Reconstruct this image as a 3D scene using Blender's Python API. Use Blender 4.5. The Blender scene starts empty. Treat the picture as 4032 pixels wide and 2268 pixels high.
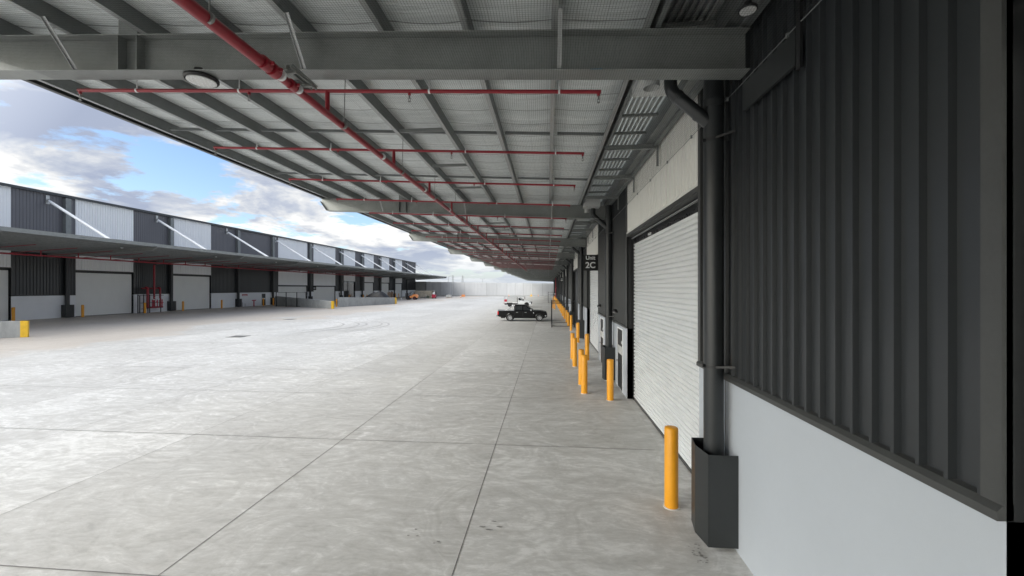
import bpy, bmesh, math, random
from mathutils import Vector, Matrix
R = math.radians
random.seed(7)
sc = bpy.context.scene
col = sc.collection

# ---------------------------------------------------------------- camera
cam_d = bpy.data.cameras.new("camera"); cam = bpy.data.objects.new("camera", cam_d); col.objects.link(cam)
cam.location = (0, 0, 3.5); cam.rotation_euler = (R(90), 0, R(5.018))
cam_d.sensor_width = 36; cam_d.lens = 14.325; cam_d.clip_start = 0.05; cam_d.clip_end = 6000
sc.camera = cam
# ---------------------------------------------------------------- exposure
sc.view_settings.view_transform = 'Standard'; sc.view_settings.look = 'None'
sc.view_settings.gamma = 1; sc.view_settings.exposure = 1.3
sc.cycles.max_bounces = 10; sc.cycles.diffuse_bounces = 6; sc.cycles.transparent_max_bounces = 12
# ---------------------------------------------------------------- sun and sky
SUN_EL, SUN_AZ = R(33), R(236)      # azimuth measured from +Y towards +X
sd = bpy.data.lights.new("sun", 'SUN'); sun = bpy.data.objects.new("sun", sd); col.objects.link(sun)
sd.energy = 1.0; sd.angle = R(45); sd.color = (1, .972, .925)
sv = Vector((math.sin(SUN_AZ)*math.cos(SUN_EL), math.cos(SUN_AZ)*math.cos(SUN_EL), math.sin(SUN_EL)))
sun.rotation_euler = (-sv).to_track_quat('-Z', 'Y').to_euler()

class NT:
    """small helper to write node trees compactly"""
    def __init__(s, tree):
        s.t = tree; s.n = tree.nodes; s.l = tree.links
    def __call__(s, typ, ins=None, **kw):
        nd = s.n.new(typ)
        for k, v in kw.items(): setattr(nd, k, v)
        for k, v in (ins or {}).items(): s.set(nd, k, v)
        return nd
    def set(s, nd, k, v):
        sock = nd.inputs[k]
        if isinstance(v, bpy.types.NodeSocket): s.l.new(v, sock)
        elif isinstance(v, bpy.types.Node): s.l.new(v.outputs[0], sock)
        else:
            if isinstance(v, (tuple, list)) and len(v) == 3 and sock.type == 'RGBA': v = (*v, 1)
            sock.default_value = v
    def math(s, op, a, b=0.0, c=None, clamp=False):
        i = {0: a, 1: b}
        if c is not None: i[2] = c
        nd = s('ShaderNodeMath', i, operation=op); nd.use_clamp = clamp
        return nd.outputs[0]
    def ramp(s, fac, stops):
        nd = s('ShaderNodeValToRGB', {0: fac}); e = nd.color_ramp.elements
        while len(e) < len(stops): e.new(.5)
        for el, (p, c) in zip(e, stops):
            el.position = p; el.color = (c, c, c, 1) if isinstance(c, (int, float)) else (*c, 1)
        return nd.outputs[0]
    def mix(s, f, a, b, mode='MIX'):
        nd = s('ShaderNodeMix', data_type='RGBA', blend_type=mode)
        s.set(nd, 0, f); s.set(nd, 6, a); s.set(nd, 7, b)
        return nd.outputs[2]
    def noise(s, vec, scale, detail=4, rough=.55, dist=0.0):
        nd = s('ShaderNodeTexNoise', {'Scale': scale, 'Detail': detail, 'Roughness': rough, 'Distortion': dist})
        if vec is not None: s.set(nd, 'Vector', vec)
        return nd.outputs[0]
    def mapping(s, vec, scale=(1, 1, 1), loc=(0, 0, 0), rot=(0, 0, 0)):
        return s('ShaderNodeMapping', {'Vector': vec, 'Scale': scale, 'Location': loc, 'Rotation': rot}).outputs[0]

world = bpy.data.worlds.new("World"); sc.world = world; world.use_nodes = True
w = NT(world.node_tree); w.n.clear()
sky = w('ShaderNodeTexSky', sky_type='NISHITA', sun_disc=False, sun_elevation=SUN_EL, sun_rotation=SUN_AZ)
gen = w('ShaderNodeTexCoord').outputs['Generated']
sep = w('ShaderNodeSeparateXYZ', {0: gen})
zz = w.math('ADD', w.math('MAXIMUM', sep.outputs[2], 0.0), 0.16)
px = w.math('DIVIDE', sep.outputs[0], zz); py = w.math('DIVIDE', sep.outputs[1], zz)
pv = w('ShaderNodeCombineXYZ', {0: px, 1: py, 2: 3.1}).outputs[0]
n1 = w.noise(w.mapping(pv, (1.0, 1.0, 1), (3.3, 1.7, 0)), 1.25, 10, .62, .15)
cover = w.ramp(n1, [(.42, 0.0), (.465, 1.0)])
n2 = w.noise(w.mapping(pv, (1, 1, 1), (9.1, 4.2, 2)), 1.5, 10, .60, .3)
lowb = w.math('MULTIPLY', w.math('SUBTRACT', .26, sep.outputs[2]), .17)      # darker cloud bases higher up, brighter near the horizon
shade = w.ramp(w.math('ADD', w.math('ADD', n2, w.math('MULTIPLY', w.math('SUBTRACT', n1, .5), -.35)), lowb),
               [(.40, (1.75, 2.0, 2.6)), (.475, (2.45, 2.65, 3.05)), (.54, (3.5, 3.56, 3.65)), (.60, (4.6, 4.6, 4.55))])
for e in w.n[-1:]: pass
skyc = w.mix(1.0, sky.outputs[0], (.80, .86, .95), 'MULTIPLY')
ccol = w.mix(cover, skyc, shade)
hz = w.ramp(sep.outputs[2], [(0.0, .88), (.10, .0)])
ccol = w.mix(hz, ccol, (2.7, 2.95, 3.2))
below = w.ramp(w.math('ADD', sep.outputs[2], .5), [(.488, 1.0), (.497, 0.0)])
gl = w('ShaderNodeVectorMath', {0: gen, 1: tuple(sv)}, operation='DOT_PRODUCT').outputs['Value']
glow = w.ramp(gl, [(.40, 0.0), (1.0, 1.0)])  # sky brightening around the sun, added to fill the canopy shade
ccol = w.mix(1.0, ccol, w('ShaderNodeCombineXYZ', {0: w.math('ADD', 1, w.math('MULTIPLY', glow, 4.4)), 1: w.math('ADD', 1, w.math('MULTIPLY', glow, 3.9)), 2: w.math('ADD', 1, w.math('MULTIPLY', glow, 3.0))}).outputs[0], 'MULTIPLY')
ccol = w.mix(below, ccol, (1.0, 1.0, .95))
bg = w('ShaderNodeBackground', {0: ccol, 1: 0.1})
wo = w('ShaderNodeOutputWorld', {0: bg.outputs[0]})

# ---------------------------------------------------------------- materials
def lin(h):
    f = lambda c: c/12.92 if c <= .04045 else ((c+.055)/1.055)**2.4
    return tuple(f(int(h[i:i+2], 16)/255) for i in (0, 2, 4))
MATS = {}
def mat(name, color, rough=.5, metal=0.0, var=.12, nscale=3.0, bump=0.0, bscale=30.0, spec=.5, stretch=(1, 1, 1), coat=0.0):
    m = bpy.data.materials.new(name); m.use_nodes = True; t = NT(m.node_tree); t.n.clear()
    oc = t('ShaderNodeTexCoord').outputs['Object']
    geo = t('ShaderNodeNewGeometry').outputs['Position']
    v = t.mapping(geo, stretch)
    n = t.noise(v, nscale, 5, .6)
    n_f = t.noise(geo, nscale*9, 3, .6)
    k = t.math('ADD', t.math('MULTIPLY', n, .7), t.math('MULTIPLY', n_f, .3))
    c = t.mix(t.ramp(k, [(.3, 0.0), (.7, 1.0)]), tuple(x*(1-var) for x in color), tuple(min(1, x*(1+var)) for x in color))
    r = t.math('ADD', rough-.08, t.math('MULTIPLY', n, .16))
    b = t('ShaderNodeBsdfPrincipled', {'Base Color': c, 'Roughness': r, 'Metallic': metal, 'Specular IOR Level': spec, 'Coat Weight': coat})
    if bump:
        bn = t.noise(geo, bscale, 4, .6)
        bp = t('ShaderNodeBump', {'Height': bn, 'Strength': bump, 'Distance': .01}); t.set(b, 'Normal', bp)
    t('ShaderNodeOutputMaterial', {0: b.outputs[0]})
    MATS[name] = m
    return m
dark_clad = mat('charcoal_cladding_paint', (.0225, .0258, .0285), .36, 0, .10, 1.2, stretch=(1, 1, .15), spec=.6)
dark_clad2 = mat('slate_cladding_paint', (.125, .125, .138), .42, 0, .08, 1.2, stretch=(1, 1, .15))
black_trim = mat('black_trim_paint', (.012, .013, .014), .45, 0, .15, 2)
dark_trim = mat('dark_grey_trim', (.055, .057, .056), .42, 0, .12, 4)
dark_pipe = mat('dark_grey_pipe_paint', (.022, .025, .027), .38, 0, .10, 2.5, bump=.05, bscale=60)
guard_m = mat('guard_plate_paint', (.022, .025, .026), .42, 0, .15, 3)
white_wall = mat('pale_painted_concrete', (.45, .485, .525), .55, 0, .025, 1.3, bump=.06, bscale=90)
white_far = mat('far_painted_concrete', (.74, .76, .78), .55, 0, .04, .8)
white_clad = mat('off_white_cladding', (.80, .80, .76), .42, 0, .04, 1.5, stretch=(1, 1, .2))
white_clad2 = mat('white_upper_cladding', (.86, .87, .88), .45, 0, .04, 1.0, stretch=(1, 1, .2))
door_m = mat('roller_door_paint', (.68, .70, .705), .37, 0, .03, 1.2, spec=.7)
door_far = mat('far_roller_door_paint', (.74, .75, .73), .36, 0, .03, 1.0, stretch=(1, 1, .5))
galv = mat('galvanised_steel', (.27, .283, .275), .42, .4, .16, 2.2, spec=.5)
galv_l = mat('bright_galvanised_steel', (.46, .47, .47), .4, .6, .12, 3)
galv_d = mat('dull_shaded_galvanised', (.20, .212, .212), .44, .35, .16, 3)  # shade on the purlin webs is put into this darker tone
red = mat('red_pipe_paint', (.26, .013, .024), .38, 0, .16, 3.5, spec=.5)
yellow = mat('yellow_bollard_paint', (.76, .33, .012), .42, 0, .06, 5, bump=.06, bscale=40)
yellow_b = mat('bright_yellow_paint', (.85, .52, .03), .5, 0, .12, 5)
white_p = mat('white_paint', (.78, .79, .80), .4, 0, .04, 3)
white_strut = mat('white_strut_steel', (.80, .82, .84), .42, 0, .03, 3)
black_car = mat('black_car_paint', (.004, .0042, .005), .22, 0, .05, 3, coat=.12, spec=.22)
white_car = mat('white_car_paint', (.72, .75, .78), .22, 0, .03, 3, coat=.8)
rubber = mat('rubber', (.018, .018, .019), .8, 0, .2, 9)
chrome = mat('polished_alloy', (.62, .63, .65), .18, .95, .05, 5)
alloy = mat('silver_alloy', (.50, .51, .53), .32, .7, .08, 5)
glass = mat('dark_window_glass', (.018, .022, .026), .06, 0, .05, 2, spec=1.0)
glass_c = mat('grey_cab_glass', (.16, .18, .19), .1, 0, .05, 2, spec=1.0)
red_lamp = mat('red_tail_lamp', (.55, .012, .015), .2, 0, .05, 8)
lamp_lens = mat('clear_lamp_lens', (.55, .58, .6), .12, .2, .1, 12)
orange = mat('orange_machine_paint', (.80, .30, .10), .42, 0, .12, 4)
redm = mat('red_machine_paint', (.42, .02, .05), .4, 0, .1, 4)
blackp = mat('black_plastic', (.02, .02, .022), .5, 0, .2, 8)
cont_m = mat('weathered_container_paint', (.42, .38, .31), .6, 0, .35, 1.4, bump=.1, bscale=9)
tarp = mat('black_tarpaulin', (.012, .012, .013), .5, 0, .2, 2, bump=.8, bscale=3)
sign_m = mat('black_sign_face', (.008, .008, .008), .4, 0, .05, 4)
timber = mat('raw_timber', (.42, .25, .13), .7, 0, .25, 3)
roof_m = mat('roof_sheet', (.42, .44, .45), .4, .3, .08, 1)
gutter_m = mat('eave_gutter_paint', (.045, .05, .055), .4, 0, .1, 2)
blue_m = mat('blue_marker', (.03, .12, .2), .6, 0, .3, 9)
iron = mat('cast_iron_grate', (.26, .26, .255), .7, .3, .2, 6)
diff_m = mat('lamp_diffuser', (.62, .63, .62), .3, 0, .08, 14)

def precast():
    m = bpy.data.materials.new('grey_precast_concrete'); m.use_nodes = True; t = NT(m.node_tree); t.n.clear()
    g = t('ShaderNodeNewGeometry').outputs['Position']
    a = t.noise(g, .55, 7, .65, .6); b_ = t.noise(t.mapping(g, (2.5, 2.5, .5)), 1.6, 5, .6)
    k = t.math('ADD', t.math('MULTIPLY', a, .6), t.math('MULTIPLY', b_, .4))
    c = t.ramp(k, [(.3, (.25, .26, .255)), (.5, (.36, .37, .365)), (.7, (.46, .47, .465))])
    bp = t('ShaderNodeBump', {'Height': t.noise(g, 24, 5, .7), 'Strength': .25, 'Distance': .01})
    b = t('ShaderNodeBsdfPrincipled', {'Base Color': c, 'Roughness': .8, 'Normal': bp})
    t('ShaderNodeOutputMaterial', {0: b.outputs[0]}); return m
precast_m = precast()

def wall_panel_mat():
    m = bpy.data.materials.new('pale_tilt_panel_concrete'); m.use_nodes = True; t = NT(m.node_tree); t.n.clear()
    g = t('ShaderNodeNewGeometry').outputs['Position']
    a = t.noise(t.mapping(g, (1, 1, .35)), .35, 7, .6, .5)
    rnd = t('ShaderNodeObjectInfo').outputs['Random']
    c = t.ramp(a, [(.3, (.45, .463, .478)), (.7, (.53, .543, .556))])
    c = t.mix(1.0, c, t.ramp(rnd, [(0, .90), (1, 1.05)]), 'MULTIPLY')
    b = t('ShaderNodeBsdfPrincipled', {'Base Color': c, 'Roughness': .75})
    t('ShaderNodeOutputMaterial', {0: b.outputs[0]}); return m
tilt_m = wall_panel_mat()

def concrete_ground():
    m = bpy.data.materials.new('power_floated_concrete'); m.use_nodes = True; t = NT(m.node_tree); t.n.clear()
    g = t('ShaderNodeNewGeometry').outputs['Position']
    sp = t('ShaderNodeSeparateXYZ', {0: g})
    # slab to slab tone differences
    cx = t.math('FLOOR', t.math('DIVIDE', t.math('ADD', sp.outputs[0], 1.16), 3.62))
    cy = t.math('FLOOR', t.math('DIVIDE', t.math('SUBTRACT', sp.outputs[1], 1.2), 3.9))
    wn = t('ShaderNodeTexWhiteNoise', {0: t('ShaderNodeCombineXYZ', {0: cx, 1: t.math('FLOOR', t.math('DIVIDE', cy, 2.0))})}, noise_dimensions='2D').outputs[0]
    # trowel sweeps: arcs around scattered centres
    wob = t.noise(g, .55, 4, .6, 0.0)
    vd = t('ShaderNodeVectorMath', {0: g, 1: t('ShaderNodeTexNoise', {'Vector': g, 'Scale': .9, 'Detail': 3.0}).outputs['Color']}, operation='ADD').outputs[0]
    vor = t('ShaderNodeTexVoronoi', {'Vector': vd, 'Scale': .36, 'Randomness': 1.0}, voronoi_dimensions='2D')
    arcs = t.noise(t('ShaderNodeCombineXYZ', {0: t.math('MULTIPLY', vor.outputs['Distance'], 13.0), 1: t.math('MULTIPLY', wob, 3.0), 2: t.math('MULTIPLY', sp.outputs[0], .25)}), 1.0, 7, .66, .4)
    swirl = t.noise(t.mapping(g, (.8, 2.0, 1), rot=(0, 0, R(14))), 1.25, 10, .66, 2.0)
    swirl2 = t.noise(t.mapping(g, (1.3, 3.6, 1), rot=(0, 0, R(-20))), 2.6, 9, .70, 1.6)
    big = t.noise(g, .085, 6, .6, .6)
    mid = t.noise(g, .42, 6, .65, 1.0)
    fine = t.noise(g, 34, 4, .7)
    k = t.math('ADD', t.math('MULTIPLY', swirl, .30), t.math('MULTIPLY', swirl2, .26))
    k = t.math('ADD', k, t.math('MULTIPLY', arcs, .22))
    k = t.math('ADD', k, t.math('MULTIPLY', big, .10)); k = t.math('ADD', k, t.math('MULTIPLY', mid, .10))
    k = t.math('ADD', k, t.math('MULTIPLY', fine, .05)); k = t.math('ADD', k, t.math('MULTIPLY', wn, .055))
    k = t.math('SUBTRACT', k, .049)
    c = t.ramp(k, [(.385, (.36, .354, .335)), (.45, (.44, .435, .415)), (.505, (.50, .497, .478)), (.575, (.64, .638, .62))])
    # beige tone growing towards the far building
    beige_mix = t.ramp(t.math('ADD', t.math('MULTIPLY', sp.outputs[0], -.02), t.math('MULTIPLY', t.noise(g, .06, 4, .6), .8)), [(.95, 0.0), (1.45, .75)])
    c = t.mix(beige_mix, c, t.mix(k, (.36, .315, .265), (.60, .54, .47)))
    r = t.ramp(t.math('ADD', t.math('MULTIPLY', mid, .5), t.math('MULTIPLY', swirl2, .5)), [(.35, .44), (.65, .70)])
    h = t.math('ADD', t.math('MULTIPLY', swirl2, .5), t.math('MULTIPLY', fine, .12))
    bp = t('ShaderNodeBump', {'Height': h, 'Strength': .2, 'Distance': .02})
    b = t('ShaderNodeBsdfPrincipled', {'Base Color': c, 'Roughness': r, 'Normal': bp, 'Specular IOR Level': .5})
    t('ShaderNodeOutputMaterial', {0: b.outputs[0]}); return m
conc_m = concrete_ground()

def foil_mat():
    m = bpy.data.materials.new('silver_foil_blanket'); m.use_nodes = True; t = NT(m.node_tree); t.n.clear()
    g = t('ShaderNodeNewGeometry').outputs['Position']
    sp = t('ShaderNodeSeparateXYZ', {0: g})
    wr = t.noise(t.mapping(g, (.35, 3.2, 1)), 1.5, 7, .62, .7)
    wr2 = t.noise(t.mapping(g, (.5, 9, 1)), 2.2, 4, .6, .5)
    yy = t.math('ADD', sp.outputs[1], t.math('MULTIPLY', t.noise(g, .8, 3), .10))
    lap = t.math('LESS_THAN', t.math('FRACT', t.math('DIVIDE', yy, .66)), .035)
    lap2 = t.math('LESS_THAN', t.math('FRACT', t.math('ADD', t.math('DIVIDE', sp.outputs[0], .37), t.math('MULTIPLY', wr, .06))), .018)
    ll = t.math('MAXIMUM', t.math('MULTIPLY', lap, .75), t.math('MULTIPLY', lap2, .4))
    base = t.ramp(wr, [(.3, (.66, .70, .70)), (.7, (.90, .935, .935))])
    c = t.mix(ll, base, (.16, .17, .165))
    h = t.math('ADD', t.math('MULTIPLY', wr, .8), t.math('MULTIPLY', wr2, .35))
    bp = t('ShaderNodeBump', {'Height': h, 'Strength': 1.0, 'Distance': .09})
    b = t('ShaderNodeBsdfPrincipled', {'Base Color': c, 'Roughness': .45, 'Metallic': .2, 'Normal': bp})
    t('ShaderNodeOutputMaterial', {0: b.outputs[0]}); return m
foil_m = foil_mat()

def net_mat():
    m = bpy.data.materials.new('black_bird_netting'); m.use_nodes = True; t = NT(m.node_tree); t.n.clear()
    g = t('ShaderNodeNewGeometry').outputs['Position']
    gw = t('ShaderNodeVectorMath', {0: g, 1: t('ShaderNodeVectorMath', {0: t('ShaderNodeTexNoise', {'Vector': g, 'Scale': .7, 'Detail': 3.0}).outputs['Color'], 3: .10}, operation='SCALE').outputs[0]}, operation='ADD').outputs[0]
    sp = t('ShaderNodeSeparateXYZ', {0: gw})
    P, W_ = .03, .07
    a = t.math('LESS_THAN', t.math('FRACT', t.math('DIVIDE', sp.outputs[0], P)), W_)
    b_ = t.math('LESS_THAN', t.math('FRACT', t.math('DIVIDE', sp.outputs[1], P)), W_)
    k = t.math('MAXIMUM', a, b_)
    tr = t('ShaderNodeBsdfTransparent'); d = t('ShaderNodeBsdfDiffuse', {0: (.03, .033, .033)})
    mx = t('ShaderNodeMixShader', {0: k, 1: tr.outputs[0], 2: d.outputs[0]})
    t('ShaderNodeOutputMaterial', {0: mx.outputs[0]}); return m
net_m = net_mat()

# ---------------------------------------------------------------- mesh helpers
class MB:
    def __init__(s): s.v = []; s.f = []; s.sm = []
    def add(s, vs, fs, smooth=False):
        o = len(s.v); s.v += [tuple(v) for v in vs]; s.f += [[i+o for i in f] for f in fs]; s.sm += [smooth]*len(fs)
    def box(s, x0, x1, y0, y1, z0, z1):
        if x0 > x1: x0, x1 = x1, x0
        if y0 > y1: y0, y1 = y1, y0
        v = [(x, y, z) for z in (z0, z1) for y in (y0, y1) for x in (x0, x1)]
        s.add(v, [(0, 2, 3, 1), (4, 5, 7, 6), (0, 1, 5, 4), (2, 6, 7, 3), (0, 4, 6, 2), (1, 3, 7, 5)])
        return s
    def bar(s, a, b, w_, h_, up=(0, 0, 1)):
        a, b = Vector(a), Vector(b); d = (b-a).normalized(); up = Vector(up)
        if abs(d.dot(up)) > .98: up = Vector((1, 0, 0))
        x = d.cross(up).normalized(); y = x.cross(d).normalized()
        v = [p + x*sx*w_/2 + y*sy*h_/2 for p in (a, b) for sx, sy in ((-1, -1), (1, -1), (1, 1), (-1, 1))]
        s.add(v, [(0, 1, 2, 3), (7, 6, 5, 4), (0, 4, 5, 1), (1, 5, 6, 2), (2, 6, 7, 3), (3, 7, 4, 0)]); return s
    def tube(s, pts, r, n=14, cap=True, r2=None):
        pts = [Vector(p) for p in pts]; rings = []
        prevx = None
        for i, p in enumerate(pts):
            if i == 0: d = pts[1]-p
            elif i == len(pts)-1: d = p-pts[i-1]
            else: d = (pts[i+1]-p).normalized()+(p-pts[i-1]).normalized()
            d.normalize()
            ref = prevx if prevx is not None else (Vector((0, 0, 1)) if abs(d.z) < .9 else Vector((1, 0, 0)))
            x = (ref - d*ref.dot(d))
            x.normalize(); y = d.cross(x); prevx = x
            rr = r if r2 is None else r+(r2-r)*i/(len(pts)-1)
            if 0 < i < len(pts)-1:
                c_ = max(.5, (pts[i+1]-p).normalized().dot(d)); sc_ = 1/c_
            rings.append([p+(x*math.cos(2*math.pi*k/n)+y*math.sin(2*math.pi*k/n))*rr for k in range(n)])
        v = [q for rg in rings for q in rg]; f = []
        for i in range(len(pts)-1):
            for k in range(n):
                f.append((i*n+k, i*n+(k+1) % n, (i+1)*n+(k+1) % n, (i+1)*n+k))
        s.add(v, f, True)
        if cap:
            s.add(rings[0], [tuple(range(n))[::-1]]); s.add(rings[-1], [tuple(range(n))])
        return s
    def prism(s, poly, y0, y1, axis='y', y0b=None):
        """extrude a 2-D polygon (x,z) along y, or (y,z) along x, or (x,y) along z"""
        def P(a, b, t):
            return {'y': (a, t, b), 'x': (t, a, b), 'z': (a, b, t)}[axis]
        n = len(poly)
        v = [P(a, b, y0) for a, b in poly]+[P(a, b, y1) for a, b in poly]
        f = [tuple(range(n)), tuple(range(2*n-1, n-1, -1))]+[(i, i+n, (i+1) % n+n, (i+1) % n) for i in range(n)]
        s.add(v, f); return s
    def sweep(s, prof, a, b, closed=False, horizontal=False):
        """open profile list of 3-D points at one end, translated by vector to the other end"""
        d = Vector(b)-Vector(a); n = len(prof)
        v = [Vector(p) for p in prof]+[Vector(p)+d for p in prof]
        s.add(v, [(i, i+1, i+1+n, i+n) for i in range(n-1)]); return s
    def build(s, name, m, parent=None, bevel=0, recalc=True, seg=2):
        me = bpy.data.meshes.new(name); me.from_pydata([tuple(v) for v in s.v], [], s.f)
        me.materials.append(m)
        me.polygons.foreach_set('use_smooth', s.sm)
        bm = bmesh.new(); bm.from_mesh(me)
        if recalc: bmesh.ops.recalc_face_normals(bm, faces=bm.faces)
        bm.to_mesh(me); bm.free()
        o = bpy.data.objects.new(name, me); col.objects.link(o)
        if parent is not None: o.parent = parent
        if bevel:
            md = o.modifiers.new('bevel', 'BEVEL'); md.width = bevel; md.segments = seg; md.limit_method = 'ANGLE'; md.angle_limit = R(35)
            md.harden_normals = False
        return o
def tag(o, label, cat, group=None, kind=None):
    if label: o['label'] = label
    if cat: o['category'] = cat
    if group: o['group'] = group
    if kind: o['kind'] = kind
    return o
def thing(name, label, cat, loc=(0, 0, 0), rz=0, group=None):
    o = bpy.data.objects.new(name, None); col.objects.link(o); o.location = loc; o.rotation_euler = (0, 0, rz)
    o.empty_display_size = .2
    return tag(o, label, cat, group)
def dup(root, loc=None, rz=None, label=None, group=None):
    def cp(o, par):
        c = o.copy(); col.objects.link(c); c.parent = par
        for ch in list(o.children): cp(ch, c)
        return c
    kids = list(root.children)
    r = root.copy(); col.objects.link(r)
    for ch in kids: cp(ch, r)
    if loc is not None: r.location = loc
    if rz is not None: r.rotation_euler = (0, 0, rz)
    if label: r['label'] = label
    if group: r['group'] = group
    return r
ORD = ['nearest', 'second', 'third', 'fourth', 'fifth', 'sixth', 'seventh', 'eighth', 'ninth', 'tenth', 'eleventh', 'twelfth', 'thirteenth',
       'fourteenth', 'fifteenth', 'sixteenth', 'seventeenth', 'eighteenth', 'nineteenth', 'twentieth', 'twenty-first', 'twenty-second', 'twenty-third', 'twenty-fourth']

# ---------------------------------------------------------------- ground and yard
g = MB(); g.add([(-900, -300, 0), (900, -300, 0), (900, 1500, 0), (-900, 1500, 0)], [(0, 1, 2, 3)])
tag(g.build('ground', conc_m), None, None, kind='structure')
jm = mat('sealed_joint', (.17, .165, .16), .8, 0, .2, 5)
j = MB()
def strip(x0, y0, x1, y1, w_):
    d = Vector((x1-x0, y1-y0, 0)).normalized(); nn = Vector((-d.y, d.x, 0))*w_/2
    a, b = Vector((x0, y0, .004)), Vector((x1, y1, .004))
    j.add([a+nn, b+nn, b-nn, a-nn], [(0, 1, 2, 3)])
jx = [-1.16, -4.72, -8.4, -11.75, -15.6]
while jx[-1] > -52: jx.append(jx[-1]-3.75)
for x in jx: strip(x, -12, x, 172, .012 if x > -5 else .008)
jy = [4.55, 9.03, 12.95, 16.6]
while jy[-1] < 168: jy.append(jy[-1]+(3.9 if len(jy) < 12 else 7.8))
prev = [-55] + sorted(jx) + [2.3]
for y in jy:
    j.add([(-55, y-.007, .0075), (2.3, y-.007, .0075), (2.3, y+.007, .0075), (-55, y+.007, .0075)], [(0, 1, 2, 3)])
tag(j.build('pavement', jm), None, None, kind='structure')

# tyre marks (thin worn arcs on the slab)
tm = mat('tyre_mark', (.41, .405, .395), .75, 0, .25, 2)
def marks(label, arcs):
    m_ = MB()
    for cx, cy, r, a0, a1, wd in arcs:
        n = 40; v = []
        for i in range(n+1):
            a = R(a0+(a1-a0)*i/n); t_ = math.sin(math.pi*i/n)**.5*wd
            v += [(cx+(r-t_/2)*math.cos(a), cy+(r-t_/2)*math.sin(a), .011), (cx+(r+t_/2)*math.cos(a), cy+(r+t_/2)*math.sin(a), .011)]
        m_.add(v, [(2*i, 2*i+1, 2*i+3, 2*i+2) for i in range(n)])
    o = m_.build('tyre_mark', tm, recalc=False); tag(o, label, 'tyre mark', 'curved tyre marks on the yard slab')
marks('pair of curved dark tyre marks nearer the left warehouse', [(-24.5, 35.0, 5.6, -55, 70, .2), (-24.3, 35.0, 6.8, -50, 65, .2)])
marks('cluster of curved dark tyre marks nearer the middle of the yard', [(-22.0, 36.0, 5.0, -50, 68, .2), (-21.8, 36.0, 6.2, -45, 60, .18), (-21.8, 35.6, 7.0, -50, 62, .2)])

# drain grates in the yard
def grate(x, y, s_, label):
    t = thing('drain_grate', label, 'drain grate', (x, y, 0), R(3), 'drain grates in the yard slab')
    f = MB(); h = s_/2
    for a in (-h, h-.06): f.box(a, a+.06, -h, h, .002, .016); f.box(-h+.06, h-.06, a, a+.06, .002, .0155)
    f.build('frame', iron, t)
    b = MB()
    for k in range(12):
        a = -h+.08+(s_-.16)*k/11
        b.box(a-.018, a+.018, -h+.06, h-.06, .001, .012)
    b.build('bars', iron, t)
grate(-22.2, 27.5, 1.1, 'flat square drain grate in the open yard, nearer the camera')
grate(-28.7, 43.2, 1.0, 'small drain grate farther out near the left warehouse')

# small dark stains on the slab near the camera
st = mat('oil_stain', (.25, .245, .235), .6, 0, .35, 12)
def blot(pts, label, name='floor_stain'):
    m_ = MB()
    for (x, y, r, e) in pts:
        n = 14; ph = random.random()*6
        v = [(x+r*(1+.3*math.sin(3*k+ph))*math.cos(2*math.pi*k/n), y+r*e*(1+.3*math.cos(2*k+ph))*math.sin(2*math.pi*k/n), .011) for k in range(n)]
        m_.add(v, [tuple(range(n))])
    tag(m_.build(name, st, recalc=False), label, 'stain', 'marks on the slab near the camera', kind='stuff')
blot([(1.98+random.uniform(-.09, .09), 5.55+random.uniform(-.2, .2), random.uniform(.008, .022), .6) for _ in range(26)], 'speckled dark stain beside the nearest yellow bollard')
blot([(-1.9, 5.75, .022, .8), (-1.96, 5.6, .018, .7), (-1.83, 5.6, .02, .7), (-1.5, 5.5, .024, .6), (-1.55, 5.46, .015, .7)], 'few small dark spots left of the slab joint')
blot([(-.95, 5.9, .05, .3), (-.85, 5.84, .06, .25), (-.7, 5.92, .05, .3), (-.8, 6.05, .04, .3)], 'smudged footprint-like mark just right of the slab joint')

# ---------------------------------------------------------------- warehouses
def ribbed(mb, xf, s, y0, y1, z0, z1, pitch=.2, top=.05, dep=.032, phase=0.0):
    """vertical trapezoidal cladding; xf = plane of the pans, s = outward direction"""
    pts = []; y = y0
    k = math.floor((y0-phase)/pitch)
    side = .012
    pts.append((xf, y0))
    yy = phase+k*pitch
    while yy < y1:
        a = [(yy, 0), (yy+side, 1), (yy+top-side, 1), (yy+top, 0)]
        if a[0][0] > y0+.001 and a[3][0] < y1-.001:
            for q, h in a: pts.append((xf+s*dep*h, q))
        yy += pitch
    pts.append((xf, y1))
    prof = [(p, q, z0) for p, q in pts]
    mb.sweep(prof, (0, 0, z0), (0, 0, z1))
def slats(mb, xf, s, y0, y1, z0, z1, pitch=.088, dep=.016):
    """horizontal curved roller-door curtain"""
    prof = []; z = z0
    while z < z1-1e-6:
        zt = min(z+pitch, z1)
        for q, h in ((0, .0), (.07, .0), (.11, .45), (.30, .9), (.52, 1.0), (.74, .85), (.89, .4), (.93, .0)):
            if z+q*pitch < zt: prof.append((xf+s*dep*h, y0, z+q*pitch))
        z = zt
    prof.append((xf, y0, z1))
    mb.sweep(prof, (0, y0, 0), (0, y1, 0))
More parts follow.
